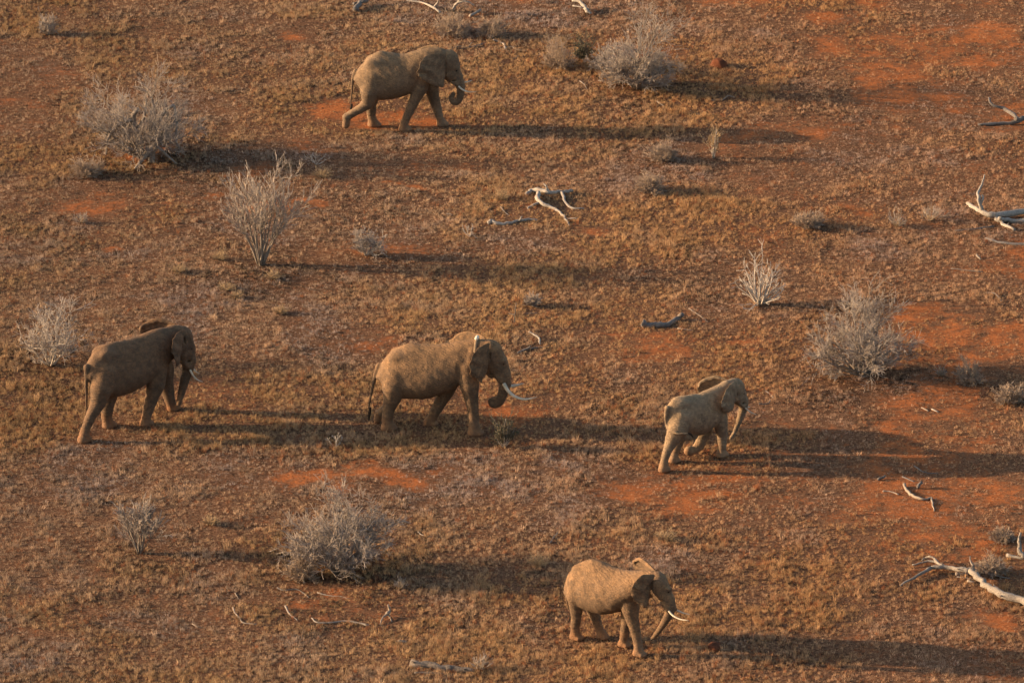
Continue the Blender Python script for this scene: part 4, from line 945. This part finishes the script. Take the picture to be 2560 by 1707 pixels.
    half = F.ax[1][np.where(F.d[ix_, :, iz_] < 0)[0]].max() if (F.d[ix_, :, iz_] < 0).any() else abs(ey[1])
    for s in (-1, 1):
        yv = half * s
        F.ball((ey[0] - 0.03, yv * 0.84, ey[2] + 0.08 * S), (0.11 * S, 0.065 * S, 0.055 * S), 0.06 * S)         # brow
        F.ball((ey[0] - 0.22 * S, yv * 0.75, ey[2] - 0.16 * S), (0.20 * S, 0.13 * S, 0.16 * S), 0.08 * S)     # cheek
        F.ball((ey[0] - 0.10 * S, s * 0.44 * S, ey[2] + 0.30 * S), (0.13 * S, 0.12 * S, 0.14 * S), 0.10 * S, carve=True)   # temple hollow
        tk = e['tusk'] if s < 0 else e['tusk2']
        a, b_ = np.array(tk[0]), np.array(tk[1])
        F.chain([[a[0] - 0.10 * S, a[1] * 0.7, a[2] + 0.12 * S, 0.13 * S], list(a[:3] * 0.35 + b_[:3] * 0.65) + [tk[1][3] + 0.035]], 0.07 * S)
    jw = np.array(e['jaw'][1])
    F.ball((jw[0] + 0.05 * S, 0, jw[2] + 0.08 * S), (0.10 * S, 0.5 * S, 0.028 * S), 0.02, carve=True)      # mouth
    at_ = np.array(e['ear'][-1])
    for s in (-1, 1):
        F.ball((at_[0] + 0.05 * S, s * 0.40 * S, at_[2] - 0.06 * S), (0.035 * S, 0.17 * S, 0.15 * S), 0.03, carve=True)   # hollow in front of the ear
    tl = catmull(e['tail'], 4)
    tl[:, 0] -= 0.05; tl[:, 3] = np.maximum(tl[:, 3] * 1.15, 0.034)
    F.chain(tl, 0.05 * S)
    V, Fc = F.skin()
    # slack skin: shallow folds and unevenness in the surface itself
    G = np.gradient(F.d, F.h)
    ii = np.clip(np.rint((V - F.lo) / F.h).astype(int), 0, F.n - 1)
    nrm = np.stack([g_[ii[:, 0], ii[:, 1], ii[:, 2]] for g_ in G], -1)
    nrm /= np.linalg.norm(nrm, axis=1)[:, None] + 1e-9
    X_, Z_ = V[:, 0] / S, V[:, 2] / S
    rumpx = (x0 + 0.75 * S) / S
    arc = np.hypot(X_ - rumpx, Z_ - 2.15)
    wob = np.sin(X_ * 3.3 + Z_ * 2.1) * 1.5 + np.sin(Z_ * 7.1 - X_ * 4.0) * 0.7
    folds = np.sin(arc * 38 + wob * 1.3) * np.clip(1.3 - np.abs(arc - 0.75) * 1.7, 0, 1)
    low = np.clip((1.5 - Z_) / 0.7, 0, 1) * np.clip(Z_ / 0.25, 0, 1)
    rings = np.sin(Z_ * 44 + X_ * 6 + wob * 2) * low
    lump = np.sin(X_ * 9 + wob) * np.sin(Z_ * 8 + V[:, 1] * 5) + 0.6 * np.sin(X_ * 17 + Z_ * 13 + V[:, 1] * 9)
    tr_ = (V[:, 0] > c2[0] - 0.1) & (V[:, 2] < c3[2])
    amp = (0.0028 * folds * (0.4 + 0.6 * np.sin(X_ * 5 + Z_ * 9)) + 0.0035 * rings + 0.0055 * lump) * S
    amp = np.where(tr_, 0.005 * np.sin(Z_ * 60 + X_ * 8), amp)
    V = V + nrm * (amp * np.clip(V[:, 2] / 0.1, 0, 1))[:, None]
    verts = [V]; faces = Fc.tolist(); off = len(V)
    for nm, sd in (('ear', -1), ('ear2', 1)):
        EV, EF = ear_surface(e[nm], 0.014 * S, (0.045 if sd < 0 else 0.016) * S, hash_seed(key) + sd, sd, key in ('two', 'four', 'five'))
        verts.append(EV); faces += [tuple(i + off for i in q) for q in EF]; off += len(EV)
    mesh_obj('body', np.vstack(verts), faces, skin, root)
    tusk_obj(e['tusk'], root); tusk_obj(e['tusk2'], root)
    for s in (-1, 1):
        t = Tubes()
        ix, iz = int(round((ey[0] - F.lo[0]) / F.h)), int(round((ey[2] - F.lo[2]) / F.h))
        inside = np.where(F.d[ix, :, iz] < 0)[0]
        yy = F.ax[1][inside[0] if s < 0 else inside[-1]] if len(inside) else abs(ey[1]) * s
        rr_ = 0.05 * S
        c = np.array([ey[0], yy - s * rr_ * 0.35, ey[2]])
        lat = []
        for i in range(1, 6):
            lat.append(-rr_ + 2 * rr_ * i / 6)
        t.add([c + np.array([0, l, 0]) for l in [-rr_ * .98] + lat + [rr_ * .98]], [0.004] + [math.sqrt(rr_ ** 2 - l * l) for l in lat] + [0.004], 10)
        t.build('eye', M['eye'], root)
    tf = catmull(e['tuft'], 4)
    t = Tubes()
    r = random.Random(len(key))
    for i in range(14):
        j = np.array([r.uniform(-1, 1), r.uniform(-1, 1), r.uniform(-0.4, 0.4)])
        pts = [tf[q][:3] + j * tf[q][3] * 0.8 for q in range(len(tf))]
        t.add(pts, [0.012 * (1 - 0.6 * q / len(tf)) for q in range(len(tf))], 4)
    t.build('tail_tuft', M['hair'], root)
    if collar:
        # broad webbing strap round the neck with a pale tracker unit on top
        cx0 = e['head'][1][0] - 0.13
        zt_ = np.interp(cx0, top[:, 0], top[:, 1]); zb_ = np.interp(cx0, bot[:, 0], bot[:, 1])
        F.d  # the strap follows the skin of the neck
        ring = []
        ix = int((cx0 - F.lo[0]) / F.h)
        for a in np.linspace(0, 2 * math.pi, 41)[:-1]:
            dy, dz = math.sin(a), math.cos(a)
            czn = zt_ - 0.42 * S
            q = 0.05
            while q < 1.2:
                iy = int((dy * q - F.lo[1]) / F.h); iz = int((czn + dz * q - F.lo[2]) / F.h)
                if iy < 0 or iz < 0 or iy >= F.n[1] or iz >= F.n[2] or F.d[ix, iy, iz] > 0: break
                q += 0.01
            ring.append((dy * (min(q, 0.62) + 0.02), czn + dz * (min(q, 0.62) + 0.02)))
        cv = []; cf = []
        w = 0.055
        for i, (yy, zz) in enumerate(ring):
            cv += [(cx0 - w, yy, zz), (cx0 + w, yy, zz), (cx0 + w, yy * 0.94, zz - 0.02), (cx0 - w, yy * 0.94, zz - 0.02)]
        nR = len(ring)
        for i in range(nR):
            a = i * 4; b_ = ((i + 1) % nR) * 4
            for k in range(4):
                k2 = (k + 1) % 4
                cf.append((a + k, b_ + k, b_ + k2, a + k2))
        co = mesh_obj('collar', cv, cf, M['collar'], root)
        zt2 = max(z for _, z in ring)
        t = Tubes()
        t.add([(cx0, y_, zt2 + 0.01) for y_ in (-0.11, -0.09, 0.09, 0.11)], [0.035, 0.06, 0.06, 0.035], 10)
        t.build('tracker', M['tracker'], co)
    return root

def hash_seed(k):
    return sum(ord(c) for c in k)

SK = {
    'a': skin_material('dusty_grey_skin', (0.135, 0.089, 0.056), (0.27, 0.162, 0.08), 0.6),
    'b': skin_material('red_dusted_skin', (0.124, 0.077, 0.046), (0.27, 0.145, 0.065), 0.7),
    'c': skin_material('dark_skin', (0.098, 0.062, 0.039), (0.22, 0.112, 0.05), 0.55),
    'd': skin_material('pale_dusted_skin', (0.165, 0.114, 0.073), (0.31, 0.2, 0.108), 0.8),
}
elephant('one', 'elephant with curled trunk and swept back hind leg, farthest up the slope', SK['a'])
elephant('two', 'large dark elephant walking away at the left, trunk hanging straight', SK['c'])
elephant('three', 'big elephant in the middle with long tusks, curled trunk and neck collar', SK['b'], collar=True)
elephant('four', 'small elephant at the right seen from behind with tail swished sideways', SK['d'], fat=1.06)
elephant('five', 'small round bellied elephant nearest the camera at the bottom', SK['b'], fat=1.08)

# ------------------------------------------------------------------ bushes
def grow(T, TW, p, d, L, r, lv, rr, prm, leaves=None):
    n = 5 if lv == 0 else 4
    pts = [Vector(p)]; rad = [r]
    d = d.normalized()
    for i in range(n):
        j = Vector((rr.uniform(-1, 1), rr.uniform(-1, 1), rr.uniform(-1, 1))) * prm['wob']
        d = (d + j + Vector((0, 0, prm['up'] * (1 if lv else 0.6)))).normalized()
        q = pts[-1] + d * (L / n)
        if q.z < 0.03: q.z = 0.03 + 0.05 * rr.random(); d.z = abs(d.z)
        pts.append(q)
        rad.append(r * (1 - 0.72 * (i + 1) / n))
    if lv < prm.get('stem_levels', 1):
        T.add(pts, rad, 5 if r > 0.02 else 4, cap=True)
    else:
        TW.add(pts, [max(x, prm['tmin']) for x in rad], 3, cap=False)
    if lv >= prm['levels'] - 1:
        if leaves is not None and rr.random() < prm.get('leaf', 0):
            leaves.append(pts[-1])
        return
    for c in range(prm['kids'][lv]):
        t = rr.uniform(prm['from'][lv], 1.0)
        k = min(int(t * n), n - 1); f = t * n - k
        q = pts[k].lerp(pts[k + 1], f)
        dd = (pts[k + 1] - pts[k]).normalized()
        side = Vector((rr.gauss(0, 1), rr.gauss(0, 1), rr.gauss(0, 0.7)))
        side = (side - dd * side.dot(dd)).normalized()
        ang = rr.uniform(*prm['ang'])
        nd = dd * math.cos(ang) + side * math.sin(ang)
        grow(T, TW, q, nd, L * prm['ratio'][lv] * rr.uniform(0.6, 1.2), max(r * (1 - 0.6 * t) * 0.55, prm['tmin']), lv + 1, rr, prm, leaves)

STYLE = {
    # stems, levels, kids per level, spawn start, angle range, child length ratio, wobble, upward pull, thickness, twig thickness, tilt range
    'big':    dict(stems=26, levels=4, kids=(6, 6, 5), ratio=(0.5, 0.55, 0.6), wob=0.20, up=0.04, r=0.055, tmin=0.0062, tilt=(0.03, 1.12), ang=(0.35, 0.95), mat=('bark', 'twig_grey'), stem_levels=3),
    'fan':    dict(stems=19, levels=4, kids=(5, 5, 4), ratio=(0.5, 0.5, 0.5), wob=0.13, up=0.02, r=0.04, tmin=0.0070, tilt=(0.03, 0.42), ang=(0.2, 0.6), mat=('bark', 'twig_grey'), stem_levels=2),
    'gnarl':  dict(stems=15, levels=4, kids=(5, 5, 4), ratio=(0.6, 0.55, 0.5), wob=0.26, up=0.05, r=0.045, tmin=0.0077, tilt=(0.05, 0.8), ang=(0.35, 0.95), mat=('twig_white', 'twig_grey'), stem_levels=3),
    'antler': dict(stems=24, levels=3, kids=(4, 2, 0), ratio=(0.42, 0.45, 0.4), wob=0.16, up=0.04, r=0.050, tmin=0.0102, tilt=(0.05, 1.35), ang=(0.3, 0.8), mat=('twig_white', 'twig_white'), stem_levels=2),
    'round':  dict(stems=30, levels=3, kids=(6, 5, 0), ratio=(0.5, 0.5, 0.4), wob=0.16, up=0.03, r=0.014, tmin=0.0063, tilt=(0.0, 1.0), ang=(0.2, 0.7), mat=('twig_grey', 'twig_grey'), stem_levels=1),
    'dome':   dict(stems=60, levels=3, kids=(6, 5, 0), ratio=(0.5, 0.5, 0.4), wob=0.22, up=0.02, r=0.010, tmin=0.0057, tilt=(0.0, 1.35), ang=(0.25, 0.9), mat=('twig_brown', 'twig_brown'), stem_levels=1),
    'dark':   dict(stems=22, levels=3, kids=(5, 5, 0), ratio=(0.5, 0.5, 0.4), wob=0.18, up=0.05, r=0.018, tmin=0.0077, tilt=(0.0, 0.9), ang=(0.25, 0.8), mat=('twig_dark', 'twig_dark'), stem_levels=1, leaf=0.5),
    'dark2':  dict(stems=26, levels=3, kids=(5, 4, 0), ratio=(0.45, 0.5, 0.4), wob=0.18, up=0.06, r=0.016, tmin=0.0077, tilt=(0.0, 0.6), ang=(0.25, 0.8), mat=('twig_white', 'twig_dark'), stem_levels=1, leaf=0.3),
    'sprig':  dict(stems=5, levels=3, kids=(3, 2, 0), ratio=(0.5, 0.5, 0.4), wob=0.18, up=0.04, r=0.016, tmin=0.0077, tilt=(0.1, 1.0), ang=(0.3, 0.9), mat=('twig_white', 'twig_white'), stem_levels=1),
    'sprig2': dict(stems=11, levels=3, kids=(5, 4, 0), ratio=(0.35, 0.5, 0.4), wob=0.16, up=0.08, r=0.018, tmin=0.0077, tilt=(0.0, 0.3), ang=(0.3, 0.8), mat=('twig_white', 'twig_straw'), stem_levels=1),
    'sprig3': dict(stems=34, levels=2, kids=(3, 0, 0), ratio=(0.5, 0.5, 0.4), wob=0.14, up=0.03, r=0.008, tmin=0.0063, tilt=(0.0, 1.1), ang=(0.2, 0.6), mat=('twig_straw', 'twig_grey'), stem_levels=1),
    'straw':  dict(stems=110, levels=2, kids=(1, 0, 0), ratio=(0.5, 0.5, 0.4), wob=0.10, up=-0.04, r=0.006, tmin=0.0057, tilt=(0.0, 1.15), ang=(0.2, 0.5), mat=('twig_straw', 'twig_straw'), stem_levels=1),
}
NAME = {'big': 'thorn_bush', 'fan': 'thorn_bush', 'gnarl': 'bare_bush', 'antler': 'bare_bush', 'round': 'dry_shrub', 'dome': 'dry_shrub', 'dark': 'leafy_shrub', 'dark2': 'leafy_shrub',
        'sprig': 'bare_sapling', 'sprig2': 'bare_sapling', 'sprig3': 'dry_shrub', 'straw': 'grass_clump'}

def bush(i, label, style, x, y, h, w0, w1):
    prm = dict(STYLE[style]); prm['from'] = (0.45, 0.3, 0.2) if style == 'fan' else (0.25, 0.2, 0.2)
    rr = random.Random(100 + i)
    name = NAME[style]
    root = empty(name, (x, y, float(relief(np.array([x]), np.array([y]))[0]) - 0.02))
    cat = 'grass clump' if style == 'straw' else ('sapling' if 'sapling' in name else 'bush')
    tag(root, label, cat, {'grass clump': 'straw clumps in the grass', 'sapling': 'bare saplings'}.get(cat, 'dry bushes scattered over the savanna'))
    T, TW = Tubes(), Tubes(); leaves = []
    wmean = (w0 + w1) / 2
    foot = 0.10 * wmean + (0.05 if style in ('dome', 'straw') else 0)
    for s in range(prm['stems']):
        az = 2 * math.pi * (s + rr.random()) / prm['stems']
        tilt = prm['tilt'][0] + (prm['tilt'][1] - prm['tilt'][0]) * math.sqrt(rr.random())
        reach = (w1 if math.cos(az) > 0 else w0)
        # length so that the tip stays within the crown ellipsoid
        sx, cz = math.sin(tilt), math.cos(tilt)
        L = 1.0 / math.sqrt((sx / max(reach, 0.1)) ** 2 + (cz / h) ** 2)
        if style == 'fan':
            L = min(h / cz, 1.2 * h) * rr.uniform(0.48, 0.72)
        elif style == 'antler':
            tilt *= rr.uniform(0.35, 1.0); sx, cz = math.sin(tilt), math.cos(tilt)
            L = rr.uniform(0.7, 0.98) / math.sqrt((sx / max(reach, 0.1)) ** 2 + (cz / h) ** 2)
        else:
            L *= (1.05 if style == 'big' else 1.0) * rr.uniform(0.55, 0.9) if prm['levels'] > 2 else rr.uniform(0.75, 1.0)
        a2 = az + rr.uniform(-0.3, 0.3)
        p = Vector((math.cos(a2) * foot * rr.random(), math.sin(a2) * foot * rr.random() * 0.8, 0.0))
        r0 = prm['r'] * (0.5 + 0.7 * rr.random()) * min(1.4, max(0.6, h / 2.6 if style in ('big', 'fan', 'gnarl', 'antler') else 1))
        grow(T, TW, p, Vector((math.cos(az) * sx, math.sin(az) * sx, cz)), L, r0, 0, rr, prm, leaves if prm.get('leaf') else None)
    tag(T.build('stems' if style != 'straw' else 'stalks', M[prm['mat'][0]], root), kind='stuff')
    tag(TW.build('twigs' if style != 'straw' else 'seed_stalks', M[prm['mat'][1]], root), kind='stuff')
    if i == 0:
        # broken trunks, drooping snapped limbs and a few green leaves
        B = Tubes()
        for (pts, ra, rb) in (([(-.05, 0, 0), (-.15, .05, .8), (-.35, 0, 1.5), (-.1, -.1, 1.9)], .17, .08), ([(.35, -.6, 0), (.4, -.5, .7), (.55, -.4, 1.4), (.9, -.3, 1.9), (1.2, -.3, 2.1)], .13, .05),
                              ([(-.3, 0, 1.45), (-.8, -.2, 1.35), (-1.2, -.4, .9), (-1.3, -.6, .3)], .08, .04), ([(.5, -1.1, .9), (.2, -1.3, .5), (-.2, -1.5, .05)], .09, .05), ([(.5, -1.1, .9), (.9, -1.1, .5), (1.3, -1.2, .15)], .06, .03),
                              ([(1.2, -.3, 2.1), (1.3, -.4, 1.4), (1.25, -.5, .9), (1.4, -.5, .4)], .05, .025), ([(-.15, 0, 1.1), (.1, -.15, 1.6), (.2, -.2, 2.3)], .07, .03)):
            Pn = catmull([list(q) for q in pts], 3)
            B.add([tuple(q) for q in Pn], list(np.linspace(ra, rb, len(Pn))), 7, lump=0.12, r=rr)
        B.build('broken_trunk', M['bark'], root)
        leaves = [Vector((0.55 + rr.gauss(0, .28), -.6 + rr.gauss(0, .2), 1.05 + rr.gauss(0, .3))) for _ in range(150)]
    if leaves:
        v = []; f = []
        for c in leaves:
            for _ in range(3 if i else 1):
                a = Vector((rr.gauss(0, 1), rr.gauss(0, 1), rr.gauss(0, 1))).normalized() * 0.035
                b = Vector((rr.gauss(0, 1), rr.gauss(0, 1), rr.gauss(0, 1))).normalized() * 0.018
                o = c + Vector((rr.gauss(0, .04), rr.gauss(0, .04), rr.gauss(0, .04)))
                k = len(v)
                v += [tuple(o - a), tuple(o + b), tuple(o + a), tuple(o - b)]; f.append((k, k + 1, k + 2, k + 3))
        tag(mesh_obj('leaves', v, f, M['leaf'], root, smooth=False), kind='stuff')
    return root

for i, bdef in enumerate(BUSHES):
    bush(i, *bdef)

# ------------------------------------------------------------------ fallen wood
def wood(i, label, name, mat, branches):
    r = random.Random(500 + i)
    x, y, _ = branches[0][2][0]
    single = len(branches) == 1
    root = None if single else empty(name, (x, y, 0))
    def tube(bi, r0, r1, pts):
        P = catmull([list(p) for p in pts], 4)
        P[:, 0] -= x; P[:, 1] -= y
        m = len(P)
        k = r0 * 0.25
        for q in range(m):
            P[q] += np.array([r.gauss(0, k), r.gauss(0, k), r.gauss(0, k * 0.4)])
        t = Tubes()
        t.add([tuple(p) for p in P], [(r0 + (r1 - r0) * q / (m - 1)) * r.uniform(0.85, 1.12) for q in range(m)], 8 if max(r0, r1) > 0.06 else 6, lump=0.1, r=r)
        if max(r0, r1) > 0.055:     # splintered stubs
            for _ in range(2):
                q = r.randrange(1, m - 1)
                d = Vector((r.gauss(0, 1), r.gauss(0, 1), abs(r.gauss(0.4, 0.6)))).normalized()
                rr_ = min(r0, r1) * 0.4
                p = Vector(P[q])
                t.add([p, p + d * rr_ * 4, p + d * rr_ * 7], [rr_, rr_ * 0.7, rr_ * 0.15], 5)
        return t
    cat = {'dead_branch': 'branch', 'dead_stick': 'stick', 'fallen_log': 'log', 'wood_piece': 'wood'}[name]
    grp = {'dead_branch': 'dead branches on the ground', 'dead_stick': 'loose sticks on the ground', 'fallen_log': 'fallen logs', 'wood_piece': 'broken bits of wood'}[name]
    if single:
        o = tube(0, *branches[0]).build(name, M[mat])
        o.location = (x, y, 0)
    else:
        o = root
        for bi, b in enumerate(branches):
            tube(bi, *b).build('stem' if bi == 0 else 'limb', M[mat], root)
    tag(o, label, cat, grp)

for i, w in enumerate(DEADWOOD):
    wood(i, *w)

# ------------------------------------------------------------------ red earth mounds
def mound(label, x, y, w, h, seed):
    r = random.Random(seed)
    v = []; f = []
    n, m = 18, 8
    for j in range(m):
        t = j / (m - 1)
        rad = w * (math.cos(t * math.pi / 2) ** 0.7)
        for k in range(n):
            a = 2 * math.pi * k / n
            l = 1 + 0.22 * math.sin(a * 2 + seed) + 0.14 * math.sin(a * 5 + j) + r.uniform(-0.07, 0.07)
            v.append((math.cos(a) * rad * l, math.sin(a) * rad * l, -0.04 + h * math.sin(t * math.pi / 2) * (1 + r.uniform(-0.05, 0.05))))
    for j in range(m - 1):
        for k in range(n):
            k2 = (k + 1) % n
            f.append((j * n + k, j * n + k2, (j + 1) * n + k2, (j + 1) * n + k))
    o = mesh_obj('earth_mound', v, f, M['mound'])
    o.location = (x, y, 0)
    tag(o, label, 'mound', 'red earth mounds')

mound('red earth mound in the grass at the upper right', 7.97, 30.9, 0.30, 0.36, 3)
mound("low red earth lump in the nearest elephant's shadow", 5.9, -26.1, 0.26, 0.22, 5)
